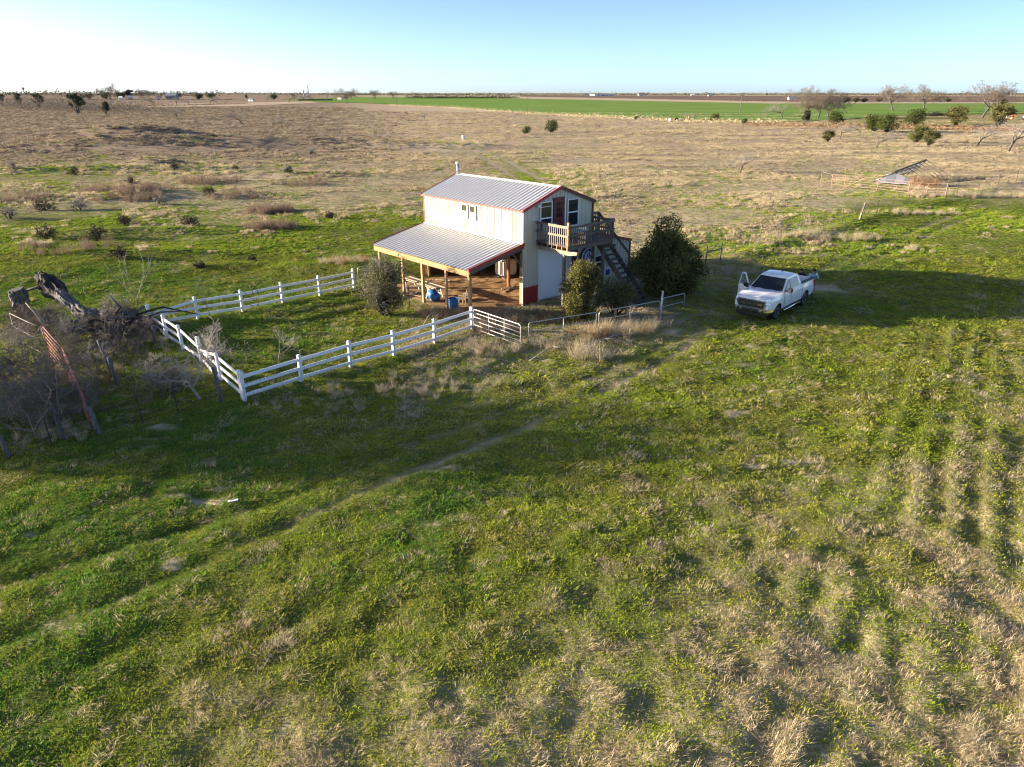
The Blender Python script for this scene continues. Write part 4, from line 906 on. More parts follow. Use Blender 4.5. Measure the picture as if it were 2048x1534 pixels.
sc = base*rng.uniform(.65, 1.35, len(X))*big
trk = np.minimum(seg_dist(X, Y, TRACK_A), seg_dist(X, Y, TRACK_B)); trk = np.minimum(trk, np.minimum(seg_dist(X, Y, TRACK_C), seg_dist(X, Y, TRACK_D)))
flat = .45+.55*sstep(.15, .7, trk)
hz = np.minimum(sc, np.where(pick >= 13, .9, 1.15)+.012*np.maximum(0, S*10-1))*flat*np.where(isdry, 1, rng.uniform(.7, 1.2, len(X)))
far = S > .34
lut = np.array([19, 20, 21, 19, 20, 21, 22, 23, 24, 25, 26, 27, 28, 29, 30, 31, 16, 17, 18])
pick = np.where(far, lut[pick], pick)
sc = np.where(far, S*rng.uniform(.75, 1.35, len(X)), sc); drift = fbm(X/9, Y/6, 89, 3); hz = np.where(far, rng.uniform(.5, 1.0, len(X))*(1+.10*np.maximum(0, S-1))*(.25+1.4*sstep(.3, .72, drift)), hz)
tus = vnoise(X/.42, Y/.36, 87); hz = np.where(far, hz, hz*np.where(isdry, .45+.75*tus, .65+.9*sstep(.45, .85, tus)))
Z = height(X, Y)
scl = np.stack([sc, sc, hz], 1); rot = np.stack([rng.normal(0, .10, len(X)), rng.normal(0, .10, len(X)), rng.uniform(0, 6.28, len(X))], 1)
scatter('pasture_grass', np.stack([X, Y, Z], 1), rot, scl, pick, GRASS, 'short green and tan grass covering the whole pasture', 'grass')

# hand placed patches of taller growth: (px, py, rx, ry, count, prototypes, scale)
PATCH = []
def patch(px, py, rx, ry, n, protos, s=1.0, seed=0, z=0):
    g = np.random.default_rng(seed+int(px)); x0, y0 = ground_at(px, py); r = np.sqrt(g.uniform(0, 1, n)); a = g.uniform(0, 6.283, n)
    x = x0+r*np.cos(a)*rx; y = y0+r*np.sin(a)*ry
    PATCH.append((x, y, g.choice(protos, n), s*g.uniform(.55, 1.25, n)))
W, TD, TO, TG = [13, 14, 15], [16], [17], [18]
for px, py, rx, ry, n in ((540, 425, 2.4, 1.7, 120), (545, 458, 2.4, 1.1, 80), (260, 398, 3.5, 3.5, 90), (215, 385, 3, 3, 60), (310, 385, 3, 3, 60), (420, 365, 4, 3.5, 60), (600, 368, 4, 3, 40), (40, 400, 4, 3, 40), (150, 500, 4, 2.4, 40), (470, 395, 3, 3, 30), (180, 292, 16, 7, 130), (330, 290, 12, 6, 110)):
    patch(px, py, rx, ry, n, W, 1.0)
for px, py, rx, ry, n, pr_, s in ((985, 700, 1.4, 1.0, 34, TG+TD, .62), (1120, 690, 2.0, .9, 36, TG+TD, .6), (1205, 672, 1.5, .8, 30, TO+TD+TG, .9), (1180, 715, 1.0, .5, 16, TD+TG, .8), (1250, 660, 1.6, .7, 30, TD+TG, .7), (985, 655, 1.6, 1.4, 50, TG+W, .6), (900, 632, 1.6, .9, 90, TG+TO, .6), (1075, 640, 1.8, .9, 44, TG+W, .6), (1290, 655, 1.2, .6, 40, TG, .6), (860, 625, 1.2, .6, 40, TO+TG, .5), (1040, 625, 1.5, .5, 40, TG, .5), (700, 800, 3.5, 1.6, 40, TG, .45), (860, 765, 3.0, 1.4, 40, TG, .45), (330, 690, 1.5, 1.0, 14, TG, .5), (250, 770, 3.0, 2.6, 40, W, .6), (60, 800, 2.6, 3.0, 50, W, .6), (120, 870, 1.5, .9, 24, TG, .5), (1590, 505, 2.2, .8, 40, TD, .4), (1460, 545, 2.2, 1.0, 60, TG, .5), (1800, 430, 6.5, 1.0, 90, TG+TD, .6), (1650, 480, 5.5, 1.0, 90, TG+TD, .6), (1930, 395, 7.0, 1.0, 90, TG+TD, .7), (1850, 372, 2.0, 1.5, 50, TO, 1.0), (700, 540, 2.0, 1.0, 50, TG+TO, .6)):
    patch(px, py, rx, ry, n, pr_, s)
px_ = np.concatenate([p[0] for p in PATCH]); py_ = np.concatenate([p[1] for p in PATCH]); pk = np.concatenate([p[2] for p in PATCH]); ps = np.concatenate([p[3] for p in PATCH])
ps = ps*np.maximum(1, np.hypot(px_, py_)/85)
a_, b_ = to_barn(px_, py_); kp = ~((a_ > -3.9) & (a_ < 9.1) & (b_ > -.05) & (b_ < 9.1)); px_, py_, pk, ps = px_[kp], py_[kp], pk[kp], ps[kp]
g = np.random.default_rng(3)
scatter('tall_dry_weeds', np.stack([px_, py_, height(px_, py_)], 1), np.stack([g.normal(0, .12, len(px_)), g.normal(0, .12, len(px_))+.1, g.uniform(0, 6.28, len(px_))], 1), np.stack([ps, ps, ps], 1), pk, GRASS, 'tall dry weeds in brown and tan patches about the pasture', 'weeds')

# ================================================================ TREES AND SHRUBS
def grow(rng, p, d, L, r, depth, segs, tips, spread=.75, ratio=.72, kids=(2, 4), up=.12, trunk_r=.0):
    """recursive limbs; segs collect (p, q, r0, r1)"""
    n = 3 if depth > 1 else 2; c = np.array(p, float); d = np.array(d, float)
    for k in range(n):
        d = d+rng.normal(0, .13, 3)+np.array([0, 0, up*.35]); d /= np.linalg.norm(d); q = c+d*L/n
        segs.append((c, q, r*(1-.45*k/n), r*(1-.45*(k+1)/n))); 
        if depth > 0 and k > 0:
            for _ in range(int(rng.integers(kids[0], kids[1]+1)) if k == n-1 else 1):
                e = d+rng.normal(0, spread, 3)+np.array([0, 0, up]); e /= np.linalg.norm(e)
                grow(rng, q, e, L*ratio*rng.uniform(.75, 1.15), r*.52, depth-1, segs, tips, spread, ratio, kids, up)
        c = q
    if depth == 0: tips.append(c)
def split_tree(segs, rmin):
    S = np.array([np.concatenate([a, b, [c, d]]) for a, b, c, d in segs]); thick = S[:, 6] >= rmin; return S[thick], S[~thick]
def seg_obj(name, S, mat, parent, k=4):
    return link(name, segs_mesh(name, S[:, :3], S[:, 3:6], S[:, 6], S[:, 7], k), mat, parent)
def bare_tree(name, label, cat, loc, height_, seed, depth=5, spread=.7, trunk=.28, r=None, mat=('bark_grey', 'twig_grey'), kids=(2, 3), up=.15, group=None, stems=1, twigr=.004):
    rng = np.random.default_rng(seed); segs, tips = [], []
    for s_ in range(stems):
        d0 = np.array([rng.normal(0, .12+.25*(stems > 1)), rng.normal(0, .12+.25*(stems > 1)), 1]); grow(rng, (rng.normal(0, .05*(stems > 1)), rng.normal(0, .05*(stems > 1)), -.1), d0/np.linalg.norm(d0), 1.0*trunk/.28, (r or .045), depth, segs, tips, spread, .74, kids, up)
    z = max(max(s[1][2] for s in segs), .1); f = height_/z
    segs = [(a*f, b*f, max(c*f, twigr), max(d_*f, twigr*.8)) for a, b, c, d_ in segs]
    rm = max(s[2] for s in segs)*.30; A_, B_ = split_tree(segs, rm)
    t = thing(name, label, cat, loc, 0, group); seg_obj('trunk', A_, mat[0], t, 7); seg_obj('crown', B_, mat[1], t, 3); return t
def leafy(name, label, cat, loc, rx, ry, h, seed, nleaf, size, mat, bark='bark_grey', lift=.0, group=None, holes=.35, twigs=0, twigmat='twig_grey', flat=0.0, lobes=26, shape=.8):
    """shrub or evergreen: stems inside, leaf clumps in an uneven crown"""
    rng = np.random.default_rng(seed); t = thing(name, label, cat, loc, rng.uniform(0, 6.28), group); segs, tips = [], []
    zc = lift+(h-lift)*.5; hz = (h-lift)*.5
    C = []
    for k in range(lobes):
        d = rng.normal(size=3); d /= np.linalg.norm(d); rr = rng.uniform(.30, 1.0)**.6*rng.uniform(.7, 1.28)
        tz = d[2]*rr; wid = 1-.35*max(0, tz)*shape; C.append((d[0]*rr*rx*wid*.8, d[1]*rr*ry*wid*.8, zc+tz*hz*.86, rng.uniform(.15, .40)*min(rx, hz)))
        p0 = np.array([rng.normal(0, .06)*rx, rng.normal(0, .06)*ry, -.1]); q = np.array(C[-1][:3]); mdl = p0*.45+q*.55+rng.normal(0, .08, 3)*h*.4; r0 = .022*h*rng.uniform(.5, 1)
        segs += [(p0, p0*.5+mdl*.5, r0, r0*.8), (p0*.5+mdl*.5, mdl, r0*.8, r0*.55), (mdl, q, r0*.55, r0*.2)]
    S = np.array([np.concatenate([a, b, [c, d]]) for a, b, c, d in segs]); seg_obj('trunk', S, bark, t, 5)
    C = np.array(C); w = C[:, 3]**2; ix = rng.choice(len(C), nleaf, p=w/w.sum()); d = rng.normal(size=(nleaf, 3)); d /= np.linalg.norm(d, axis=1, keepdims=True)
    P_ = C[ix, :3]+d*(C[ix, 3]*rng.uniform(.55, 1.12, nleaf)**.5)[:, None]*np.array([1, 1, .85])
    P_ = P_+rng.normal(0, .03*h, (nleaf, 3)); keep_ = vnoise(P_[:, 0]/(.16*h)+9, P_[:, 1]/(.16*h)+P_[:, 2]/(.13*h), seed) > holes*.75; P_ = P_[keep_]; P_ = P_[P_[:, 2] > .03]
    link('crown', cards_mesh('crown', P_, size, rng, True, flat), mat, t)
    if twigs:
        tw = []
        for k in range(twigs):
            c = C[rng.integers(len(C))]; d = rng.normal(size=3)+np.array([0, 0, .7]); d /= np.linalg.norm(d); a = np.array(c[:3])+d*c[3]*.5; b = a+d*rng.uniform(.25, .8)*.28*h+rng.normal(0, .05, 3); tw.append(np.concatenate([a, b, [.008, .003]]))
            for _ in range(3): e = d+rng.normal(0, .6, 3); tw.append(np.concatenate([a*.4+b*.6, a*.4+b*.6+e*.12*h*rng.uniform(.5, 1), [.005, .002]]))
        seg_obj('twigs', np.array(tw), twigmat, t, 3)
    return t
def gloc(px, py, z=0): x, y = ground_at(px, py); return (x, y, H1(x, y)-.02)
# near shrubs
leafy('evergreen_tree', 'large dark evergreen beside the stairs, sunlit on its left', 'tree', (9.0, 40.5, 0), 2.25, 2.0, 4.1, 31, 36000, .07, 'leaf_oak', 'bark_dark', .0, lobes=70, holes=.36, twigs=120, twigmat='twig_brown')
leafy('evergreen_shrub', 'yellow green shrub in front of the roll-up door and stairs', 'shrub', (3.72, 35.95, 0), 1.75, 1.25, 2.85, 32, 20000, .055, 'leaf_yellow', 'bark_dark', .0, lobes=46, holes=.38, shape=1.9, twigs=120, twigmat='twig_pale')
leafy('evergreen_shrub', 'low dark twiggy shrub under the stair foot', 'shrub', (5.45, 36.45, 0), 1.3, .9, 2.2, 33, 5200, .045, 'leaf_oak', 'bark_dark', .0, lobes=24, holes=.45, twigs=160, twigmat='twig_brown')
leafy('sage_bush', 'grey green twiggy bush at the far post of the lean-to', 'shrub', (-6.75, 36.5, 0), 1.5, 1.35, 3.2, 34, 14000, .05, 'leaf_sage', 'bark_dark', .0, lobes=34, holes=.40, twigs=260, twigmat='twig_pale')
leafy('sage_bush', 'small olive bush behind the far corner of the barn', 'shrub', (-7.6, 49.2, 0), 1.2, 1.0, 2.6, 35, 2600, .05, 'leaf_sage', 'bark_dark', .0, lobes=22, twigs=60)
# near bare trees and brush at the left
bare_tree('bare_tree', 'low spreading bare tree in front of the red pipe fence', 'tree', gloc(130, 882), 3.6, 141, 5, .9, .2, .05, ('bark_grey', 'twig_brown'), (2, 3), .0, twigr=.008)
bare_tree('bare_shrub', 'pale grey leafless shrub at the corner of the white fence', 'shrub', gloc(402, 800), 2.3, 42, 4, 1.05, .22, .05, ('twig_pale', 'twig_pale'), (2, 4), .05, twigr=.006)
bare_tree('bare_shrub', 'tangled leafless shrub growing over the fallen white rails', 'shrub', gloc(440, 740), 2.2, 43, 4, 1.0, .22, .05, ('twig_pale', 'twig_pale'), (2, 4), .05, stems=2, twigr=.006)
bare_tree('bare_shrub', 'small pale leafless shrub in the middle of the paddock', 'shrub', gloc(555, 725), 1.5, 44, 4, .8, .22, .03, ('twig_pale', 'twig_pale'), (2, 3), .15, twigr=.005)
bare_tree('sapling', 'slender bare sapling in the paddock in front of the back fence', 'tree', gloc(527, 648), 2.4, 45, 3, .5, .34, .03, ('bark_dark', 'twig_dark'), (2, 2), .25, twigr=.008)
bare_tree('sapling', 'faint bare sapling behind the left end of the back fence', 'tree', gloc(425, 640), 2.4, 46, 3, .4, .34, .022, ('twig_brown', 'twig_brown'), (2, 2), .3, twigr=.007)
bare_tree('sapling', 'cluster of thin pale stems behind the dead roots', 'tree', gloc(275, 600), 2.9, 47, 2, .28, .45, .022, ('twig_pale', 'twig_pale'), (1, 2), .35, stems=4, twigr=.009)
bare_tree('bare_shrub', 'leafless bramble in front of the dead trunk', 'shrub', gloc(140, 700), 1.7, 48, 4, 1.0, .2, .03, ('twig_brown', 'twig_grey'), (2, 4), .1, stems=3, twigr=.005)
bare_tree('bare_shrub', 'leafless bramble left of the red pipe fence', 'shrub', gloc(40, 720), 1.8, 49, 4, 1.0, .2, .03, ('twig_brown', 'twig_grey'), (2, 4), .1, stems=3, twigr=.005)
bare_tree('bare_shrub', 'leafless bramble between the red fence and the split post', 'shrub', gloc(190, 760), 1.7, 50, 4, 1.0, .2, .03, ('twig_brown', 'twig_grey'), (2, 4), .1, stems=3, twigr=.005)
bare_tree('bare_shrub', 'leafless brush at the left edge near the low post', 'shrub', gloc(20, 850), 1.9, 51, 4, 1.0, .2, .03, ('twig_brown', 'twig_grey'), (2, 4), .1, stems=3, twigr=.005)
bare_tree('bare_shrub', 'thin leafless brush below the paddock corner', 'shrub', gloc(300, 770), 1.5, 52, 4, 1.0, .2, .03, ('twig_pale', 'twig_pale'), (2, 4), .1, stems=2, twigr=.005)
bare_tree('bare_shrub', 'leafless brush on top of the dead root pile', 'shrub', (ground_at(230, 660)[0], ground_at(230, 660)[1]+.4, .5), 1.4, 53, 4, 1.1, .2, .03, ('twig_grey', 'twig_grey'), (2, 4), .1, stems=3, twigr=.006)
for k, (px, py, h_, lab) in enumerate(((75, 690, 1.9, 'dense grey bramble under the blackened trunk'), (110, 760, 1.8, 'dense grey bramble crossing the far red panel'), (20, 780, 1.9, 'dense grey bramble at the left edge, middle'), (70, 840, 1.8, 'dense grey bramble left of the low bare tree'), (160, 830, 1.6, 'dense grey bramble at the foot of the red fence'), (240, 720, 1.6, 'dense grey bramble right of the split post'), (330, 790, 1.3, 'thin grey bramble along the wire fence'), (270, 690, 1.5, 'dense grey bramble in front of the dead roots'), (120, 660, 1.5, 'grey tangle of branches against the middle of the dead trunk'), (190, 670, 1.4, 'grey tangle of branches where the dead trunk meets its roots'), (255, 655, 1.5, 'grey tangle of branches above the dead roots'), (300, 660, 1.1, 'grey tangle of branches touching the white fence corner'), (150, 720, 1.6, 'grey tangle of branches below the middle of the dead trunk'), (55, 660, 1.6, 'grey tangle of branches at the foot of the broad stump'), (100, 800, 1.8, 'grey tangle of branches beside the low bare tree'), (210, 690, 1.5, 'grey tangle of branches left of the split post'))):
    bare_tree('bramble', lab, 'shrub', gloc(px, py), h_, 160+k, 4, 1.15, .2, .022, ('twig_brown', ('twig_grey', 'twig_brown', 'twig_grey')[k % 3]), (2, 4), .05, 'brambles at the old fence', stems=4, twigr=.008)
# low thorny brush in the left middle field
for k, (px, py, w) in enumerate(((95, 480, 2.4), (200, 480, 2.2), (160, 420, 2.6), (320, 410, 2.4), (420, 395, 2.2), (90, 420, 2.2), (265, 370, 2.2), (240, 520, 1.8), (400, 540, .9), (660, 440, 1.4), (505, 525, 1.0), (580, 355, 2.0), (30, 345, 2.6), (150, 350, 2.4), (350, 345, 2.4), (470, 345, 2.2), (20, 440, 2.4), (380, 455, 2.0), (250, 450, 2.2), (620, 310, 3.0))):
    lab = ['dark thorn brush at the left below the brown weeds', 'thorn brush right of the lit green patch at far left', 'wide thorn brush between two green strips', 'thorn brush left of the round weed patch', 'grey thorn brush above the round weed patch', 'thorn brush near the left edge, uphill', 'thorn brush in front of the far bank', 'low brush on the dark strip behind the dead trunk', 'tiny round brush above the back fence', 'thorn brush left of the barn roof', 'small grey brush left of the mound', 'thorn brush under the far green bank', 'thorn brush at the left edge below the far bank', 'thorn brush left of the green hummock', 'thorn brush right of the green hummock', 'thorn brush in the middle of the upper left field', 'thorn brush at the left edge beside the brown weeds', 'thorn brush between the round weed patch and the dead trunk', 'thorn brush on the green strip left of centre', 'thorn brush on the crest behind the barn roof'][k]
    bare_tree('thorn_brush', lab, 'shrub', gloc(px, py), w*.55, 60+k, 3, 1.3, .2, .05, ('twig_dark', 'twig_grey'), (3, 4), .0, 'thorn brush in the left field', stems=6, twigr=.012)
# trees out of frame at the left whose shade falls across the foreground
for k, (x, y, h) in enumerate(((-43, 26.3, 9.6), (-39, 23.2, 8.2), (-48, 24.0, 9.4))):
    leafy('live_oak', ['live oak left of the picture, farthest from the camera', 'live oak left of the picture, nearest the pasture', 'live oak left of the picture, rearmost'][k], 'tree', (x, y, 0), 3.1, 2.6, h, 70+k, 5200, .13, 'leaf_oak', 'bark_dark', 2.2, 'live oaks west of the pasture', lobes=50, holes=.25)

# ---- distant trees: prototypes, then copies
def proto_bare(seed, h, depth, spread, mat): return bare_tree('bare_tree', 'x', 'tree', (0, 0, 0), h, seed, depth, spread, .20, .055, mat, (3, 4), .10, twigr=.022)
def proto_leaf(seed, rx, h, n, size, mat, lift, lobes=26): return leafy('evergreen_tree', 'x', 'tree', (0, 0, 0), rx, rx, h, seed, n, size, mat, 'bark_dark', lift, lobes=lobes)
PB = [proto_bare(81, 10, 5, .75, ('bark_grey', 'twig_brown')), proto_bare(82, 10, 5, .8, ('bark_grey', 'twig_brown')), proto_bare(83, 10, 4, .7, ('bark_grey', 'twig_grey'))]
PL = [proto_leaf(85, 4.6, 10, 2600, .34, 'leaf_green', .8, 34), leafy('evergreen_tree', 'x', 'tree', (0, 0, 0), 3.6, 3.6, 10, 86, 2600, .36, 'leaf_cedar', 'bark_grey', 1.5, lobes=17, holes=.62, twigs=60), proto_leaf(87, 4.8, 10, 2400, .34, 'leaf_olive', 1.2, 22), proto_leaf(88, 6.0, 10, 2200, .42, 'leaf_cedar', 1.0, 30)]
used = set()
def far_tree(proto, px, py, hpx, label, D=None, group='trees on the plain', wide=1.45):
    if D is None: x, y = ground_at(px, py)
    else: x, y = at_dist(px, D)
    depth = y*cP+CAM_H*sP; h = hpx/FOC*depth/.95; z = H1(x, y)-.05
    s = h/10; rz = random.uniform(0, 6.28)
    if id(proto) not in used:
        used.add(id(proto)); proto.location = (x, y, z); proto.rotation_euler = (0, 0, rz); proto.scale = (s*wide, s*wide, s); proto['label'] = label; proto['group'] = group; return proto
    return dup(proto, (x, y, z), rz, (s*wide, s*wide, s), label, group)
random.seed(21)
B0, B1, B2 = PB; G0, C0, Y0, O0 = PL
for a in ((B0, 1615, 237, 60, 'tall bare tree, left of three at the wheat field edge'), (B1, 1636, 238, 56, 'bare tree in the middle of three at the wheat field edge'), (B1, 1655, 237, 50, 'bare tree, right of three at the wheat field edge'),
          (B0, 1786, 223, 50, 'bare tree standing alone on the meadow, left of its pair'), (B1, 1848, 219, 47, 'broad bare tree with dark trunk on the meadow'), (B0, 1962, 238, 70, 'largest bare tree on the horizon at right'),
          (B2, 1565, 240, 34, 'small bare tree left of the dark round evergreen'), (B2, 2013, 303, 66, 'bare young tree nearest the right edge'), (B2, 1953, 292, 42, 'bare young tree left of the right edge tree'), (B2, 1680, 276, 28, 'small bare tree behind the yellow shrub'),
          (B2, 1722, 271, 26, 'small bare tree left of the twin evergreens'), (B2, 1752, 294, 34, 'small grey bare tree in front of the twin evergreens'), (B2, 1478, 346, 44, 'thin bare tree standing alone in the dry field'),
          (B2, 487, 251, 32, 'bare tree alone in the tan field at left'), (B2, 563, 256, 22, 'small bare tree right of the lone one in the left field'), (B2, 356, 238, 24, 'low bare tree in front of the pale strip at left'), (B2, 648, 250, 12, 'tiny bare bush in the left tan field'),
          (B1, 693, 208, 30, 'bare tree at the left end of the wheat field'), (B2, 312, 212, 22, 'bare tree on the far field line, left'), (B2, 352, 211, 18, 'bare tree on the far field line, second'), (B2, 378, 210, 14, 'bare tree on the far field line, third'), (B2, 420, 209, 18, 'bare tree on the far field line, fourth'), (B2, 436, 208, 13, 'bare tree on the far field line, fifth'),
          (B2, 534, 206, 16, 'bare tree on the field line behind the lone tree'), (B2, 577, 205, 18, 'bare tree on the field line, right of it'), (B2, 612, 203, 14, 'bare tree on the field line near the wheat'), (B2, 628, 203, 16, 'bare tree beside the wheat corner'), (B2, 1372, 243, 18, 'leafless tree at the pile by the wheat edge'), (B2, 15, 303, 32, 'dark leafless tree at the left edge above the green bank'), (B2, 850, 240, 16, 'low leafless bush in the middle of the tan field')):
    far_tree(*a[:4], a[4], wide=1.3)
for a in ((G0, 1103, 264, 24, 'round green shrub alone in the middle of the tan field'), (G0, 1052, 268, 16, 'smaller green shrub left of the round one in the tan field'), (C0, 1608, 251, 32, 'dark round evergreen at the wheat field corner'), (G0, 1670, 249, 26, 'green evergreen right of the dark round one'),
          (Y0, 1654, 284, 24, 'yellowish small tree in the dry field'), (G0, 1745, 264, 34, 'left one of the twin evergreens'), (G0, 1772, 266, 36, 'right one of the twin evergreens'), (G0, 1828, 253, 34, 'round evergreen in front of the brush pile'), (G0, 1832, 286, 34, 'bright green tree in the dry field at right'),
          (Y0, 1857, 292, 32, 'greyish tree right of the bright green one'), (Y0, 1912, 254, 40, 'tall olive evergreen right of the brush pile'), (Y0, 1995, 252, 44, 'olive evergreen near the right edge'), (G0, 1428, 245, 18, 'green bush at the wheat edge'), (G0, 1488, 248, 11, 'low green bush by the power pole'), (G0, 1272, 240, 8, 'low grey green bush at the wheat edge, centre'),
          (C0, 155, 228, 50, 'dark leaning cedar at left, tallest of the brush'), (C0, 212, 231, 34, 'open dark cedar right of the tallest'), (C0, 78, 216, 36, 'dark cedar in the grey brush at left'), (C0, 42, 211, 30, 'dark cedar near the left edge'), (C0, 4, 210, 26, 'dark cedar at the left edge')):
    far_tree(a[0], a[1], a[2], a[3]*(.85 if a[0] is C0 and a[1] < 300 else 1), a[4], wide=(1.05 if a[0] is C0 else 1.35))
HZ = [(B1, 220, 1500, 30, 'tall pale bare tree above the farmstead'), (O0, 165, 1500, 9, 'dark tree left of the farmstead'), (O0, 180, 1500, 11, 'dark round tree by the pink house'), (O0, 213, 1450, 12, 'dark tree under the tall bare tree'), (O0, 240, 1450, 14, 'dark tree right of the tall bare tree'), (C0, 259, 1450, 20, 'pointed dark cedar in the farmstead'), (B0, 288, 1450, 20, 'broad bare grove by the farmstead'), (B0, 300, 1480, 18, 'bare tree beside the blue grey house'), (O0, 355, 1450, 13, 'dark tree right of the blue grey house'), (O0, 397, 1450, 12, 'dark round tree on the far plain'), (O0, 424, 1400, 13, 'dark pointed tree on the far plain'), (C0, 494, 1500, 9, 'small dark tree on the far plain'), (O0, 548, 1400, 11, 'dark tree above the pale field'), (C0, 589, 1500, 11, 'small pointed cedar by the long barn'), (B1, 704, 1500, 20, 'bare tree behind the wheat corner'), (B0, 752, 1500, 18, 'bare tree left of the dark hedge'), (B0, 788, 1500, 15, 'bare tree at the start of the dark hedge'), (B1, 860, 1600, 11, 'bare tree above the dark hedge'),
      (O0, 1690, 900, 13, 'round dark oak on the horizon'), (O0, 1712, 950, 10, 'dark oak right of the round one'), (O0, 1728, 950, 9, 'low dark oak in the horizon row'), (O0, 1758, 1000, 10, 'dark oak at the end of the horizon row'), (O0, 2003, 800, 12, 'dark oak behind the largest bare tree'), (O0, 1895, 1000, 8, 'low dark oak behind the meadow')]
for pr_, px, D, hpx, lab in HZ: far_tree(pr_, px, 0, hpx, lab, D, 'trees on the horizon', 1.3)
# brush piles
for px, py, w, lab in ((1870, 233, 26, 'dark heap of cut brush on the meadow'), (212, 296, 16, 'heap of dark dead branches on the far bank')):
    x, y = ground_at(px, py); dpt = y*cP; hw = w/FOC*dpt; g = np.random.default_rng(px); n_ = 500
    a = g.normal(0, .45, (n_, 3))*np.array([hw, hw*.6, 0])+np.array([0, 0, .0]); a[:, 2] = np.abs(g.normal(0, .3, n_))*hw*.45*np.exp(-(a[:, 0]/hw)**2*1.5); d = g.normal(size=(n_, 3))*hw*.22; d[:, 2] = np.abs(d[:, 2])*.5
    t = thing('brush_pile', lab, 'brush pile', (x, y, H1(x, y)), 0, 'brush piles'); seg_obj('branches', np.concatenate([a, a+d, np.full((n_, 1), .012*hw), np.full((n_, 1), .005*hw)], 1), 'twig_dark', t, 3)
# continuous far growth that cannot be counted
def hedge(name, label, pts, h, n, mat, seed, size, jit=6.0):
    g = np.random.default_rng(seed); pts = np.array(pts); seg = g.integers(0, len(pts)-1, n); f = g.uniform(0, 1, n)[:, None]
    c = pts[seg]*(1-f)+pts[seg+1]*f+g.normal(0, jit, (n, 2)); z = np.abs(g.normal(0, .5, n))*h*(.35+1.1*fbm(c[:, 0]/(h*4), c[:, 1]/(h*4), seed, 2)); zz = height(c[:, 0], c[:, 1])
    o = link(name, cards_mesh(name, np.stack([c[:, 0], c[:, 1], zz+z], 1), size, g, False), mat); tag(o, label, 'hedge', kind='stuff'); return o
hedge('hedge_row', 'dark hedge row beyond the wheat field', [at_dist(815, 1650), at_dist(1030, 1700)], 9, 2600, 'leaf_cedar', 91, 1.6)
hedge('horizon_trees', 'blue grey line of trees along the far horizon', [at_dist(-300, 3600), at_dist(500, 4300), at_dist(1024, 4800), at_dist(1600, 4300), at_dist(2400, 3600)], 13, 7000, 'leaf_cedar', 92, 5.0, 60)
hedge('horizon_trees', 'hazy tree line at the far left on the rise', [at_dist(-300, 2300), at_dist(120, 2500), at_dist(420, 2800)], 15, 3000, 'leaf_cedar', 93, 3.2, 40)
hedge('field_line', 'dark weedy line along the far field edge at left', [ground_at(235, 214.5), ground_at(490, 208)], 1.6, 1200, 'weed_brown', 94, .9, 3)
hedge('field_line', 'dark line below the farmstead at far left', [at_dist(-200, 1250), at_dist(480, 1330)], 2.2, 1500, 'leaf_cedar', 95, 1.0, 4)
hedge('thicket', 'grey leafless thicket at the far left', [ground_at(-120, 209), ground_at(60, 213), ground_at(150, 218), ground_at(240, 225)], 9.0, 16000, 'thicket_grey', 96, .5, 20)
hedge('field_margin', 'tall tan grass along the near edge of the wheat field', [ground_at(780, 211), ground_at(900, 216), ground_at(1000, 223.5), ground_at(1150, 233), ground_at(1300, 240.5), ground_at(1430, 246), ground_at(1560, 248)], 1.5, 5000, 'grass_dry', 97, .45, 2.5)
hedge('field_margin', 'rusty weeds below the trees at right', [ground_at(1500, 251), ground_at(1700, 254), ground_at(1850, 258), ground_at(2060, 262)], 1.3, 3000, 'weed_orange', 98, .4, 5)

# ================================================================ PICKUP TRUCK (x forward, y to its left)
FCON, RCON = Vector((13.80, 35.55)), Vector((16.29, 38.29))      # outer left tyre contacts, front and rear
fw = (FCON-RCON).normalized(); lf = Vector((-fw.y, fw.x)); ctr = (FCON+RCON)/2-lf*.99-fw*.115
truck = thing('pickup_truck', 'white crew cab pickup truck with chrome grille and its far door open', 'truck', (ctr.x, ctr.y, H1(ctr.x, ctr.y)-.02), math.atan2(fw.y, fw.x))
XF, XR, AXF, AXR, WR = 2.93, -2.95, 1.95, -1.72, .405
def hw(x, z):
    w = .985+.045*math.sin(min(1, max(0, (z-.4)/.9))*math.pi) - .05*max(0, (z-1.05)/.3)
    if x > 2.2: w -= .14*((x-2.2)/.75)**2
    if x < -2.6: w -= .03*((-2.6-x)/.35)**2
    for ax in (AXF, AXR): w += .03*math.exp(-((x-ax)/.42)**2)*math.exp(-((z-.75)/.35)**2)
    return w
def zbot(x):
    z = .50
    if x > 2.6: z = .50+.10*(x-2.6)
    for ax in (AXF, AXR):
        d = abs(x-ax)
        if d < .50: z = max(z, WR+math.sqrt(max(0, .50**2-d*d)))
    return z
def ztop(x):
    if x > 1.30: return 1.20+.11*(2.93-x)/1.63 - .10*max(0, (x-2.72)/.21)**2
    if x > -1.14: return 1.31
    return 1.36
cols = sorted(set([round(v, 3) for v in np.linspace(XR, XF, 46)]+[round(a+.5*math.cos(t), 3) for a in (AXF, AXR) for t in np.linspace(0, math.pi, 17)]+[1.30, 1.301, -1.14, -1.141]))
rows = 8
def side_mesh(sgn):
    mb = MB(); V = []
    for x in cols:
        b, t = zbot(x), ztop(x)
        for j in range(rows+1): z = b+(t-b)*j/rows; V.append((x, sgn*hw(x, z), z))
    F = []
    for i in range(len(cols)-1):
        for j in range(rows):
            a = i*(rows+1)+j; q = (a, a+rows+1, a+rows+2, a+1); F.append(q if sgn < 0 else q[::-1])
    return mb.add(V, F)
body = MB()
for sgn in (-1, 1): m_ = side_mesh(sgn); body.add(m_.v, m_.f)
hood = [x for x in cols if x >= 1.301]; V = []; nW = 12
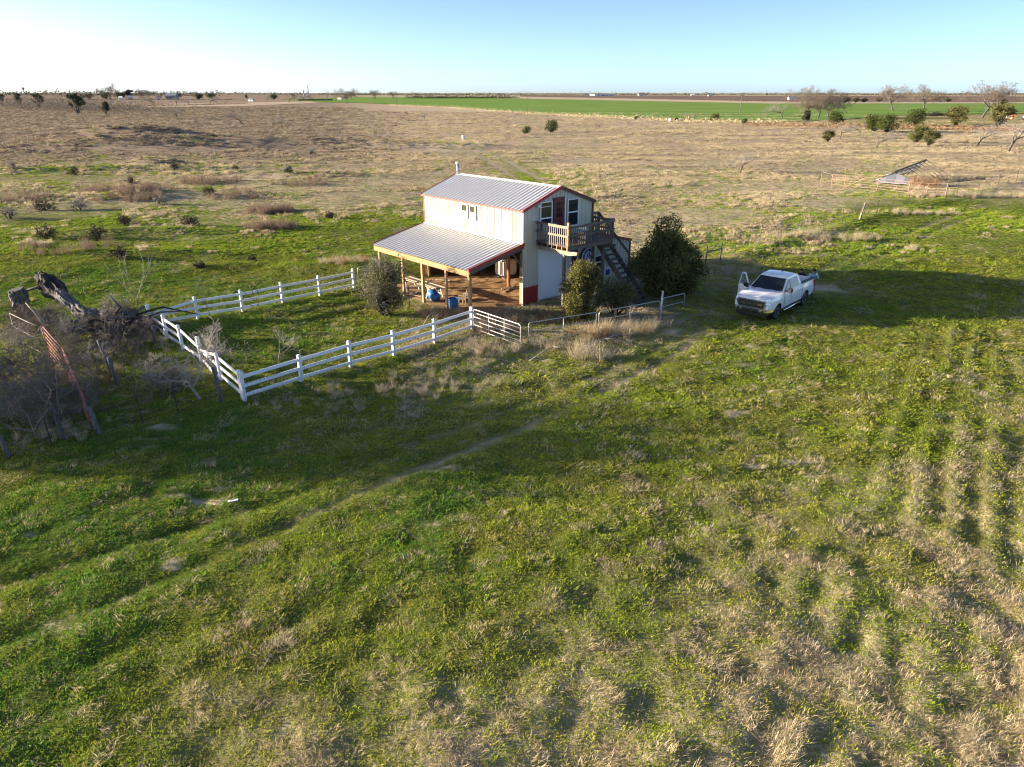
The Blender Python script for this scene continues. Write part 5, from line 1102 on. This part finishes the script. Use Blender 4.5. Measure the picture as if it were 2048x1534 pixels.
for x in hood:
    for j in range(nW+1):
        f = -1+2*j/nW; z = ztop(x)+.055*(1-f*f)*(1-.6*max(0, (x-2.5)/.43))+(.022 if .25 < abs(f) < .62 and x < 2.75 else 0); V.append((x, f*hw(x, ztop(x)), z if abs(f) < .999 else ztop(x)))
body.add(V, [(i*(nW+1)+j, (i+1)*(nW+1)+j, (i+1)*(nW+1)+j+1, i*(nW+1)+j+1) for i in range(len(hood)-1) for j in range(nW)])
# nose and tail caps
for x, z0 in ((cols[-1], zbot(cols[-1])), (cols[0], zbot(cols[0]))):
    V = []
    for j in range(rows+1):
        z = z0+(ztop(x)-z0)*j/rows
        for k in range(9): f = -1+2*k/8; V.append((x+(.05*(1-f*f) if x > 0 else 0), f*hw(x, z), z))
    body.add(V, [(j*9+k, j*9+k+1, (j+1)*9+k+1, (j+1)*9+k) for j in range(rows) for k in range(8)])
bdy = part(body, 'body', 'truck_white', truck, True)
# bed: rails, floor and inner walls
bed = part(MB().box(-2.88, -1.16, -.80, .80, .72, .76), 'bed_floor', 'black_plastic', truck)
for sgn in (-1, 1):
    y0, y1 = sorted((sgn*.80, sgn*.86)); part(MB().box(-2.88, -1.16, y0, y1, .76, 1.35), 'bed_wall', 'truck_white', truck)
    y0, y1 = sorted((sgn*.78, sgn*1.0)); part(MB().box(-2.92, -1.15, y0, y1, 1.352, 1.385), 'bed_rail_cap', 'black_plastic', truck)
part(MB().box(-1.20, -1.15, -.9, .9, .76, 1.36), 'bed_wall', 'truck_white', truck)
tg = part(MB().box(-3.40, -2.90, -.80, .80, .80, .86), 'tailgate', 'truck_white', truck, bevel=.015)
# cab
def cab_ring(x, zl, w): return [(x, -w, zl), (x, w, zl)]
cabm = MB(); bl_ = [(1.32, 1.30, .93), (.50, 1.90, .73), (.30, 1.945, .72), (-.55, 1.955, .72), (-.85, 1.91, .735), (-1.13, 1.32, .92)]
V = []
for x, z, w in bl_:
    for k in range(9): f = -1+2*k/8; V.append((x+(.06*(1-f*f) if x > .4 else (-.03*(1-f*f) if x < -.8 else 0)), f*w, z+(.035*(1-f*f) if .6 > x > -.86 else .0)))
cabm.add(V, [(i*9+k, (i+1)*9+k, (i+1)*9+k+1, i*9+k+1) for i in range(len(bl_)-1) for k in range(8)])
def side_y(z): return .95-(z-1.30)*(.95-.735)/(1.93-1.30)
for sgn in (-1, 1):
    poly = [(1.32, 1.30), (.50, 1.90), (.30, 1.945), (-.55, 1.955), (-.85, 1.91), (-1.13, 1.32), (-1.13, 1.27), (1.32, 1.27)]
    vs = [(x, sgn*(.93 if z < 1.33 else side_y(z)-(0 if z < 1.88 else .003)), z) for x, z in poly]; cabm.add(vs, [tuple(range(8)) if sgn > 0 else tuple(range(7, -1, -1))])
cab = part(cabm, 'cab', 'truck_white', truck); cab.data.polygons.foreach_set('use_smooth', [len(p.vertices) == 4 for p in cab.data.polygons])
# windscreen, rear window, side windows
def quadpane(name, pts, mat, par, th=.01):
    p = [Vector(q) for q in pts]; n_ = (p[1]-p[0]).cross(p[3]-p[0]).normalized(); return part(MB().add([tuple(q+n_*.012) for q in p]+[tuple(q+n_*.004) for q in p], [(0, 1, 2, 3), (7, 6, 5, 4), (0, 4, 5, 1), (1, 5, 6, 2), (2, 6, 7, 3), (3, 7, 4, 0)]), name, mat, par)
ws = MB(); V = []
for (x, z, w) in ((1.285, 1.335, .86), (.56, 1.868, .685)):
    for k in range(9): f = -1+2*k/8; V.append((x+.06*(1-f*f)+.012, f*w, z+.018+.004))
part(ws.add(V, [(k, k+1, k+10, k+9) for k in range(8)]), 'windscreen', 'car_glass', cab, True)
for k, (y, w) in enumerate(((-.18, .05), (.32, .08))): part(MB().add([(1.08-.0, y, 1.53), (1.08, y+w, 1.53), (1.05, y+w, 1.56), (1.05, y, 1.56)], [(0, 1, 2, 3)]), 'paper', 'paper_white', cab)
quadpane('rear_window', [(-1.09, .74, 1.38), (-1.09, -.74, 1.38), (-.89, -.64, 1.84), (-.89, .64, 1.84)], 'car_glass', cab)
for sgn in (-1, 1):
    for q in (((1.02, 1.35), (.40, 1.35), (.40, 1.84), (.47, 1.84)), ((.31, 1.35), (-.82, 1.35), (-.72, 1.84), (.31, 1.84))):
        pts = [(x, sgn*(side_y(z)), z) for x, z in q]
        if sgn < 0 and q[0][0] > 1: continue
        quadpane('side_window', pts if sgn > 0 else pts[::-1], 'car_glass', cab)
        if sgn > 0: pass
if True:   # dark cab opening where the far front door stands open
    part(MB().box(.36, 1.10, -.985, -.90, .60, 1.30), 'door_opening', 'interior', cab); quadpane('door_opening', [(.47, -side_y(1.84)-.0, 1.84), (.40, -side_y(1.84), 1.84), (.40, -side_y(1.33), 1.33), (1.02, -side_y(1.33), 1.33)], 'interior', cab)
part(MB().add([(-.50, -.02, 1.985), (-.62, -.02, 1.985), (-.62, -.02, 2.06), (-.50, .02, 1.985), (-.62, .02, 1.985), (-.62, .02, 2.06)], [(0, 1, 2), (5, 4, 3), (0, 3, 4, 1), (1, 4, 5, 2), (2, 5, 3, 0)]), 'antenna_fin', 'black_plastic', cab)
# doors on the near side as proud panels with gaps
def door_panel(x0, x1, sgn=1, z0=.56, z1=1.28, off=.012):
    mb = MB(); V = []; nx_, nz_ = 8, 7
    for i in range(nx_+1):
        for j in range(nz_+1): x = x0+(x1-x0)*i/nx_; z = z0+(z1-z0)*j/nz_; V.append((x, sgn*(hw(x, z)+off), z))
    F = [(i*(nz_+1)+j, (i+1)*(nz_+1)+j, (i+1)*(nz_+1)+j+1, i*(nz_+1)+j+1) for i in range(nx_) for j in range(nz_)]
    return mb.add(V, F)
for x0, x1 in ((.37, 1.20), (-.80, .34)):
    d_ = part(door_panel(x0, x1), 'door', 'truck_white', truck, True); yy = hw(x0+.1, 1.12)+.02; part(MB().box(x0+.06, x0+.24, yy, yy+.025, 1.11, 1.14), 'handle', 'truck_white', d_)
part(MB().box(.345, .365, hw(.35, .9)+.004, hw(.35, .9)+.008, .56, 1.28), 'door_gap', 'black_plastic', truck); part(MB().box(1.205, 1.222, hw(1.2, .9)+.003, hw(1.2, .9)+.007, .56, 1.28), 'door_gap', 'black_plastic', truck); part(MB().box(-1.15, -1.13, hw(-1.1, .9)+.003, hw(-1.1, .9)+.007, .56, 1.34), 'door_gap', 'black_plastic', truck)
part(door_panel(-.80, .34, -1), 'door', 'truck_white', truck, True)
od = bpy.data.objects.new('open_door', MB().box(-.86, 0, -.045, .045, 0, .74).mesh('open_door')); COL.objects.link(od); od.data.materials.append(MATS['truck_white']); od.parent = truck; od.location = (1.20, -1.0, .55); od.rotation_euler = (0, 0, R(62))
part(MB().box(-.80, -.04, .046, .06, .08, .64), 'inner_trim', 'interior', od)
for p, q in (((0, 0, .74), (-.60, .17, 1.33)), ((-.60, .17, 1.33), (-.84, .17, 1.33)), ((-.84, .17, 1.33), (-.85, 0, .74))): part(MB().bar(p, q, .05, .06, (0, 1, 0)), 'window_frame', 'truck_white', od)
part(MB().add([(-.06, .0, .75), (-.83, .0, .75), (-.82, .165, 1.31), (-.61, .165, 1.31)], [(0, 1, 2, 3)]), 'window_pane', 'door_glass', od)
part(MB().box(-.22, .06, -.22, -.06, .74, .95), 'mirror', 'black_plastic', od, bevel=.03)
mr = part(MB().box(.86, 1.06, 1.03, 1.28, 1.30, 1.52), 'mirror', 'black_plastic', truck, bevel=.035); part(MB().bar((1.0, .93, 1.34), (.98, 1.06, 1.38), .06, .06), 'mirror_arm', 'black_plastic', mr)
# front: grille, lamps, bumper
gr = part(MB().prism([(-.66, .74), (.66, .74), (.72, .98), (.66, 1.10), (-.66, 1.10), (-.72, .98)], 2.94, 3.0, 'x'), 'grille', 'black_plastic', truck)
for p, q in (((-.70, 1.105), (.70, 1.105)), ((-.66, .735), (.66, .735)), ((-.70, 1.105), (-.75, .95)), ((.70, 1.105), (.75, .95)), ((-.75, .95), (-.66, .735)), ((.75, .95), (.66, .735))):
    part(MB().bar((2.985, p[0], p[1]), (2.985, q[0], q[1]), .05, .045, (1, 0, 0)), 'surround', 'chrome', gr)
for sgn in (-1, 1):
    part(MB().bar((3.004, sgn*.34, .92), (3.004, sgn*.60, .92), .012, .10, (0, 0, 1)), 'grille_vent', 'chrome', gr)
fc = bpy.data.curves.new('lettering', 'FONT'); fc.body = 'RAM'; fc.size = .21; fc.align_x = 'CENTER'; fc.align_y = 'CENTER'; fc.extrude = .008; fc.space_character = 1.35
fo_ = bpy.data.objects.new('tmp', fc); COL.objects.link(fo_); bpy.context.view_layer.update(); lm = bpy.data.meshes.new_from_object(fo_.evaluated_get(bpy.context.evaluated_depsgraph_get())); bpy.data.objects.remove(fo_)
lt = link('lettering', lm, 'chrome', gr); lt.location = (3.012, 0, .92); lt.rotation_euler = (R(90), 0, R(90))
for sgn in (-1, 1):
    hl = part(MB().add([(2.965, sgn*.74, .90), (2.80, sgn*.965, .92), (2.76, sgn*.965, 1.09), (2.955, sgn*.74, 1.10), (2.90, sgn*.74, .90), (2.72, sgn*.94, .92), (2.68, sgn*.94, 1.09), (2.88, sgn*.74, 1.10)], [(0, 1, 2, 3), (7, 6, 5, 4), (0, 4, 5, 1), (1, 5, 6, 2), (2, 6, 7, 3), (3, 7, 4, 0)]), 'headlight', 'lamp_lens', truck)
    for k in range(2): part(MB().lathe([(.05, 0), (.05, .012)], 12, (0, 0, 0), 'z'), 'reflector', 'chrome', hl)
    for k, c in enumerate(hl.children): c.location = (2.95-.075*k, sgn*(.80+.10*k), 1.0); c.rotation_euler = (0, R(78), sgn*R(35))
bm_ = part(MB().prism([(2.80, .42), (2.97, .44), (3.03, .56), (3.02, .70), (2.90, .73), (2.80, .73)], -.86, .86), 'front_bumper', 'chrome', truck, bevel=.02)
for sgn in (-1, 1):
    part(MB().add([(2.80, sgn*.862, .42), (2.97, sgn*.862, .44), (3.03, sgn*.862, .56), (3.02, sgn*.862, .70), (2.80, sgn*.862, .73), (2.55, sgn*1.02, .46), (2.60, sgn*1.03, .56), (2.58, sgn*1.02, .70)], [(0, 1, 5), (1, 2, 6, 5), (2, 3, 7, 6), (3, 4, 7), (0, 5, 6, 7, 4)]), 'bumper_end', 'chrome', bm_)
    part(MB().lathe([(.055, 0), (.055, .02)], 12, (0, 0, 0)), 'fog_lamp', 'black_plastic', bm_).location = (3.03, sgn*.66, .60); bm_.children[-1].rotation_euler = (0, R(90), 0)
part(MB().prism([(3.028, .50), (3.045, .55), (3.04, .66), (3.025, .68)], -.46, .46), 'air_intake', 'black_plastic', bm_)
part(MB().box(2.70, 2.93, -.80, .80, .30, .42), 'skid_plate', 'black_plastic', truck)
part(MB().prism([(-2.96, .46), (-3.10, .50), (-3.12, .66), (-2.96, .70)], -.98, .98), 'rear_bumper', 'chrome', truck)
for sgn in (-1, 1):
    part(MB().box(-2.965, -2.80, *sorted((sgn*.985, sgn*1.015)), .92, 1.26), 'tail_lamp', 'tail_red', truck)
    sb = part(MB().tube([(1.25, sgn*1.06, .40), (-.95, sgn*1.06, .40)], .06, 8), 'running_board', 'chrome', truck, True); part(MB().box(-.9, 1.2, *sorted((sgn*1.0, sgn*1.08)), .445, .465), 'step_pad', 'black_plastic', sb)
part(MB().box(-2.6, 2.6, -.72, .72, .36, .60), 'chassis', 'interior', truck)
for ax in (AXF, AXR): part(MB().box(ax-.50, ax+.50, -.90, .90, .55, .90), 'wheel_well', 'interior', truck)
# wheels: one, then three copies
def make_wheel():
    tyre = part(MB().lathe([(.27, -.12), (.385, -.135), (.405, -.10), (.405, .10), (.385, .135), (.27, .12)], 36, axis='y'), 'wheel', 'tyre', truck, True)
    rim = part(MB().lathe([(.275, -.10), (.275, .118), (.25, .122), (.235, .06), (.06, .05), (.055, .10)], 30, axis='y'), 'rim', 'alloy', tyre, False)
    for k in range(6): a = k*math.pi/3; part(MB().bar((.05*math.cos(a), .095, .05*math.sin(a)), (.25*math.cos(a), .112, .25*math.sin(a)), .075, .03, (0, 1, 0)), 'spoke', 'alloy', tyre)
    return tyre
w0 = make_wheel(); first = True
for ax in (AXF, AXR):
    for sgn in (1, -1):
        if first: w = w0; first = False
        else:
            w = w0.copy(); COL.objects.link(w)
            for c in w0.children: d = c.copy(); COL.objects.link(d); d.parent = w
        w.location = (ax, sgn*.88, WR-.005); w.rotation_euler = (0, R(17*ax), 0 if sgn > 0 else math.pi)

# ================================================================ TWO PEOPLE AT THE TAILGATE
def person(name, label, loc, rotz, joints, radii, edges, colour, hairlen, hold=None):
    me = bpy.data.meshes.new('body'); keys = list(joints); me.from_pydata([joints[k] for k in keys], [(keys.index(a), keys.index(b)) for a, b in edges], [])
    t = thing(name, label, 'person', loc, rotz, 'people at the back of the truck')
    tmp = bpy.data.objects.new('tmp', me); COL.objects.link(tmp)
    sk = tmp.modifiers.new('skin', 'SKIN'); sk.use_smooth_shade = True; sd = tmp.modifiers.new('sub', 'SUBSURF'); sd.levels = 2; sd.render_levels = 2
    for i, k in enumerate(keys): r_ = radii[k]; me.skin_vertices[0].data[i].radius = (r_, r_) if isinstance(r_, float) else r_; me.skin_vertices[0].data[i].use_root = (k == 'pelvis')
    dg = bpy.context.evaluated_depsgraph_get(); dg.update(); bm2 = bpy.data.meshes.new_from_object(tmp.evaluated_get(dg)); bpy.data.objects.remove(tmp)
    bm2.materials.clear()
    for m in ('skin', colour[0], colour[1], 'black_plastic'): bm2.materials.append(MATS[m])
    hz_, nk = joints['head'][2], joints['neck'][2]; wl_, wr_ = Vector(joints['hand_l']), Vector(joints['hand_r'])
    for p in bm2.polygons:
        c = p.center; m = 1
        if c.z < .09: m = 3
        elif c.z < joints['pelvis'][2]+.03: m = 2
        elif c.z > nk+.0 and (c-Vector(joints['head'])).length < .20: m = 0
        if (c-wl_).length < .10 or (c-wr_).length < .10: m = 0
        p.material_index = m; p.use_smooth = True
    link('body', bm2, None, t)
    hd = Vector(joints['head']); mb = MB(); V = []; nu, nv = 14, 9
    for j in range(nv+1):
        ph = math.pi*j/nv*.72
        for i in range(nu): a = 2*math.pi*i/nu; r_ = .112+(.02 if math.cos(a) < 0 else -.01); V.append((hd.x+r_*math.sin(ph)*math.cos(a)-.018, hd.y+.095*math.sin(ph)*math.sin(a), hd.z+.02+.125*math.cos(ph) - (hairlen*(j/nv)**2 if math.cos(a) < .2 else 0)))
    mb.add(V, [(j*nu+i, j*nu+(i+1) % nu, (j+1)*nu+(i+1) % nu, (j+1)*nu+i) for j in range(nv) for i in range(nu) if not (j > nv*.45 and math.cos(2*math.pi*(i+.5)/nu) > .35)]); part(mb, 'hair', 'hair', t, True)
    fx = hd.x+.088
    for sgn in (-1, 1):
        part(MB().lathe([(.006, 0), (.012, .004), (.006, .008)], 8, (fx, hd.y+sgn*.035, hd.z)), 'eye', 'hair', t); part(MB().box(hd.x-.015, hd.x+.02, *sorted((hd.y+sgn*.082, hd.y+sgn*.098)), hd.z-.03, hd.z+.035), 'ear', 'skin', t)
    part(MB().add([(fx, hd.y-.014, hd.z-.035), (fx, hd.y+.014, hd.z-.035), (fx+.026, hd.y, hd.z-.035), (fx, hd.y, hd.z+.012)], [(0, 1, 2), (0, 2, 3), (1, 3, 2), (0, 3, 1)]), 'nose', 'skin', t); part(MB().box(fx-.002, fx+.006, hd.y-.022, hd.y+.022, hd.z-.068, hd.z-.060), 'mouth', 'tail_red', t)
    for hn in ('hand_l', 'hand_r'):   # five fingers each, curled forward
        h_ = Vector(joints[hn]); s_ = 1 if hn == 'hand_l' else -1
        for k in range(4): y = h_.y+(-.027+.018*k); L_ = (.062, .072, .068, .05)[k]; part(MB().tube([(h_.x+.03, y, h_.z), (h_.x+.03+L_*.6, y, h_.z-.008), (h_.x+.03+L_*.9, y, h_.z-.035)], [.0095, .009, .007], 6), 'finger', 'skin', t, True)
        part(MB().tube([(h_.x+.0, h_.y-s_*.03, h_.z+.005), (h_.x+.035, h_.y-s_*.052, h_.z), (h_.x+.06, h_.y-s_*.05, h_.z-.012)], [.011, .010, .008], 6), 'thumb', 'skin', t, True)
    return t
EDG = [('pelvis', 'waist'), ('waist', 'chest'), ('chest', 'neck'), ('neck', 'head'), ('chest', 'sh_l'), ('sh_l', 'el_l'), ('el_l', 'hand_l'), ('chest', 'sh_r'), ('sh_r', 'el_r'), ('el_r', 'hand_r'), ('pelvis', 'hip_l'), ('hip_l', 'kn_l'), ('kn_l', 'an_l'), ('an_l', 'toe_l'), ('pelvis', 'hip_r'), ('hip_r', 'kn_r'), ('kn_r', 'an_r'), ('an_r', 'toe_r')]
RAD = dict(pelvis=(.15, .115), waist=(.135, .10), chest=(.155, .11), neck=.055, head=(.092, .105), sh_l=.075, el_l=.045, hand_l=.035, sh_r=.075, el_r=.045, hand_r=.035, hip_l=.095, kn_l=.062, an_l=.042, toe_l=.036, hip_r=.095, kn_r=.062, an_r=.042, toe_r=.036)
def pose(s, lean, ha, hb):
    J = dict(pelvis=(0, 0, .90), waist=(.03*lean, 0, 1.05), chest=(.14*lean, 0, 1.25), neck=(.24*lean, 0, 1.42), head=(.30*lean+.02, 0, 1.56), sh_l=(.17*lean, .19, 1.33), sh_r=(.17*lean, -.19, 1.33), hip_l=(0, .10, .84), kn_l=(.02, .11, .46), an_l=(-.02, .11, .08), toe_l=(.13, .13, .035), hip_r=(0, -.10, .84), kn_r=(.04, -.11, .46), an_r=(.02, -.11, .08), toe_r=(.17, -.13, .035), el_l=ha[0], hand_l=ha[1], el_r=hb[0], hand_r=hb[1])
    return {k: tuple(c*s for c in v) for k, v in J.items()}
tail = Vector((ctr.x, ctr.y))-fw*3.62; ang = math.atan2(fw.y, fw.x)
pA = tail+lf*.10; pB = tail+lf*.62-fw*.02
person('person', 'person in a black top leaning on the lowered tailgate', (pA.x, pA.y, H1(pA.x, pA.y)), ang-.25, pose(.98, .9, ((.30, .26, 1.10), (.50, .16, 1.02)), ((.30, -.26, 1.10), (.50, -.14, 1.02))), RAD, EDG, ('cloth_black', 'denim'), .16)
person('person', 'person in a light blue shirt raising a white object to the face', (pB.x, pB.y, H1(pB.x, pB.y)), ang+.5, pose(1.02, .6, ((.30, .27, 1.16), (.36, .10, 1.46)), ((.26, -.27, 1.08), (.46, -.12, 1.05))), RAD, EDG, ('cloth_blue', 'denim'), .02)
o = part(MB().box(-.035, .035, -.05, .05, -.06, .06), 'handheld_device', 'paper_white', None, bevel=.01); hp = Vector((.47*1.02, .10, 1.46*1.02)); hp.rotate(Euler((0, 0, ang+.5))); o.location = (pB.x+hp.x, pB.y+hp.y, H1(pB.x, pB.y)+hp.z); o.rotation_euler = (0, 0, ang+.5); tag(o, 'small white device held up by the person in the light blue shirt', 'device')

# ================================================================ DISTANT AND SMALL THINGS
def pole(px, py, hpx, label, D=None, arm=True, group='power poles'):
    x, y = ground_at(px, py) if D is None else at_dist(px, D); h = hpx/FOC*(y*cP); t = thing('power_pole', label, 'pole', (x, y, H1(x, y)), .3, group)
    part(MB().tube([(0, 0, -.3), (0, 0, h)], [max(.16, h*.014), max(.11, h*.009)], 8), 'shaft', 'wood_grey', t)
    if arm: part(MB().box(-1.1, 1.1, -.06, .06, h*.93, h*.93+.14), 'crossarm', 'wood_grey', t)
pole(1055, 228, 36, 'power pole in front of the wheat, left of centre'); pole(1478, 241, 50, 'tall power pole at the wheat edge, right of centre'); pole(794, 213, 28, 'power pole at the left part of the wheat field'); pole(656, 206, 26, 'power pole at the wheat field corner')
pole(1166, 197, 15, 'pale far power pole behind the wheat field'); pole(915, 0, 12, 'far power pole above the dark hedge', 1500); pole(1430, 0, 10, 'far power pole on the ploughed field', 1500)
def house(name, label, px, D, w, h, wall, roof, cat='house', flat=False, group='far buildings'):
    x, y = at_dist(px, D); k = D/FOC; w *= k; h *= k; t = thing(name, label, cat, (x, y, H1(x, y)), R((px*7) % 40-20), group)
    part(MB().box(-w/2, w/2, -w*.3, w*.3, 0, h*.62), 'wall', wall, t)
    part(MB().prism([(-w*.36, h*.6), (w*.36, h*.6), (0, h)], -w*.54, w*.54, 'x') if not flat else MB().box(-w*.52, w*.52, -w*.32, w*.32, h*.6, h*.75), 'roof', roof, t)
    for q in (-.28, .08, .3): part(MB().box(w*q-w*.05, w*q+w*.05, -w*.3-.06, -w*.3+.05, h*.2, h*.45), 'window', 'window_glass', t)
    part(MB().box(-w*.12, -w*.03, -w*.3-.05, -w*.3+.05, 0, h*.42), 'door', 'dark_red', t)
for a in (('farm_house', 'pink walled house at the far left farmstead', 156, 1400, 10, 8, 'far_pink', 'far_roof'), ('farm_house', 'blue grey house at the far farmstead', 345, 1400, 20, 11, 'far_grey', 'far_grey'), ('farm_shed', 'white shed between trees of the farmstead', 242, 1380, 7, 6, 'white_trim', 'white_trim'), ('farm_shed', 'pale shed left of the bare grove', 262, 1380, 8, 7, 'far_pink', 'white_trim'), ('farm_shed', 'small pale shed right of the grove', 318, 1380, 9, 6, 'white_trim', 'far_roof'),
          ('long_barn', 'long dark low barn on the far plain', 632, 1200, 56, 3.5, 'far_dark', 'far_dark', 'barn', True), ('farm_shed', 'white shed at the left end of the wheat field', 680, 1300, 7, 4, 'white_trim', 'white_trim'), ('farm_shed', 'pale curved shed on the far left field', 503, 1100, 10, 5, 'white_trim', 'far_grey'), ('warehouse', 'far white building with a red roof on the horizon', 1283, 3000, 12, 6, 'white_trim', 'far_roof', 'building'), ('warehouse', 'long pale building row on the far horizon', 1205, 3200, 40, 4, 'white_trim', 'white_trim', 'building', True),
          ('farm_house', 'white house on the horizon at right', 1585, 1300, 16, 7, 'white_trim', 'far_grey'), ('farm_shed', 'white shed on the horizon, right of centre', 1385, 3000, 6, 4, 'white_trim', 'white_trim'), ('farm_shed', 'small white shed on the ploughed field horizon', 1420, 2800, 8, 4, 'white_trim', 'far_grey')): house(*a)
for px, h_, lab in ((617, 18, 'taller pale chimney stack on the far plain'), (608, 10, 'shorter dark chimney stack beside the tall one')):
    x, y = at_dist(px, 2600); k = 2600/FOC; t = thing('chimney_stack', lab, 'chimney', (x, y, 0), 0, 'far chimneys'); part(MB().tube([(0, 0, 0), (0, 0, h_*k)], [1.3*k, 1.0*k], 10), 'shaft', 'far_pink' if h_ > 15 else 'far_grey', t); part(MB().tube([(0, 0, h_*k), (0, 0, h_*k+.6*k)], 1.15*k, 10), 'rim', 'far_grey', t)
x, y = at_dist(50, 2400); t = thing('water_tower', 'tiny water tower on the hazy ridge at far left', 'tower', (x, y, H1(x, y))); part(MB().tube([(0, 0, 0), (0, 0, 16)], 1.2, 8), 'stem', 'far_grey', t); part(MB().lathe([(1, 15), (4, 17), (4.5, 20), (2, 23)], 12), 'bowl', 'far_grey', t)
rngc = random.Random(5)
for k in range(9):      # cattle as tiny bodies with head and legs
    px = 1462+k*8+rngc.uniform(-2, 2); x, y = at_dist(px, 1050+rngc.uniform(-60, 60)); t = thing('cow', 'dark cow, %s from the left in the far grazing row' % ('first', 'second', 'third', 'fourth', 'fifth', 'sixth', 'seventh', 'eighth', 'ninth')[k], 'cow', (x, y, .46), rngc.uniform(0, 6), 'far grazing cattle')
    cm = MB().tube([(-1.0, 0, 1.05), (-.5, 0, 1.1), (.3, 0, 1.1), (.8, 0, 1.15), (1.25, 0, .95), (1.6, 0, .7)], [.25, .42, .42, .35, .20, .13], 8)
    for sx in (-.75, .6):
        for sy in (-.22, .22): cm.tube([(sx, sy, 1.0), (sx+.05, sy, .5), (sx, sy, 0)], [.13, .08, .06], 6)
    part(cm, 'body', 'far_dark', t)
x, y = ground_at(1356, 243)
for k, (dx, dy, s_, m_, lab) in enumerate(((-3.2, 0, 1.3, 'white_trim', 'pale scrap drum at the left of the wheat edge heap'), (-.6, .5, 1.6, 'far_dark', 'dark scrap tyre in the middle of the wheat edge heap'), (1.6, 0, 1.2, 'far_grey', 'grey scrap box in the wheat edge heap'), (3.4, .4, 1.5, 'far_dark', 'dark scrap tyre at the right of the wheat edge heap'))):
    t = thing('scrap', lab, 'scrap', (x+dx, y+dy, 0), k, 'scrap heap at the wheat edge')
    if 'tyre' in lab: part(MB().lathe([(.3, -.25), (.55, -.25), (.6, 0), (.55, .25), (.3, .25)], 14, (0, 0, .6*s_), 'y'), 'tyre', 'tyre', t).scale = (s_, s_, 1)
    else: part(MB().lathe([(.5, 0), (.55, .1), (.55, .9), (.5, 1.0)], 10), 'shell', m_, t).scale = (s_, s_, s_)
x, y = ground_at(927, 279); t = thing('white_bucket', 'white bucket standing alone in the tan field', 'bucket', (x, y, H1(x, y))); part(MB().lathe([(.34, 0), (.42, .9), (.46, .9), (.46, .98), (.40, .98)], 14), 'pail', 'white_trim', t)
x, y = ground_at(2032, 240); t = thing('brick_pile', 'orange heap of rubble at the right edge below the bare trees', 'rubble', (x, y, 0))
for k in range(14): o = part(MB().box(-1, 1, -.7, .7, 0, .8), 'block', 'brick_orange' if k % 3 else 'white_trim', t); o.location = (rngc.uniform(-5, 5), rngc.uniform(-2, 2), rngc.uniform(0, 1.6)); o.rotation_euler = (rngc.uniform(-.4, .4), rngc.uniform(-.4, .4), rngc.uniform(0, 3))
x, y = ground_at(467, 1008); t = thing('scrap_lumber', 'small white scrap board lying in the dark green grass', 'board', (x, y, H1(x, y)+.06), .2); part(MB().bar((-.14, 0, 0), (.14, .02, .02), .09, .025), 'board', 'paper_white', t); part(MB().bar((-.10, .04, .02), (.06, .10, .03), .03, .02), 'splinter', 'wood_pale', t)
for k, (p, q, lab) in enumerate((((1140, 712), (1265, 672), 'long pale fallen branch in the weeds before the gate'), ((1060, 722), (1150, 690), 'short pale fallen branch left of the long one'), ((845, 655), (880, 620), 'bent pale stick right of the sage bush'))):
    a = ground_at(*p); b_ = ground_at(*q); t = thing('fallen_branch', lab, 'branch', (a[0], a[1], H1(*a)+.05), 0, 'fallen branches'); d = Vector((b_[0]-a[0], b_[1]-a[1], .0)); part(MB().tube([(0, 0, 0), d*.35+Vector((0, .1, .22)), d*.7+Vector((0, 0, .26)), d+Vector((0, 0, .05))], [.03, .028, .022, .01], 7), 'limb', 'twig_pale', t, True); part(MB().tube([d*.5+Vector((0, .05, .25)), d*.6+Vector((.1, -.35, .3)), d*.8+Vector((.1, -.5, .12))], [.018, .014, .006], 6), 'twig', 'twig_pale', t, True)
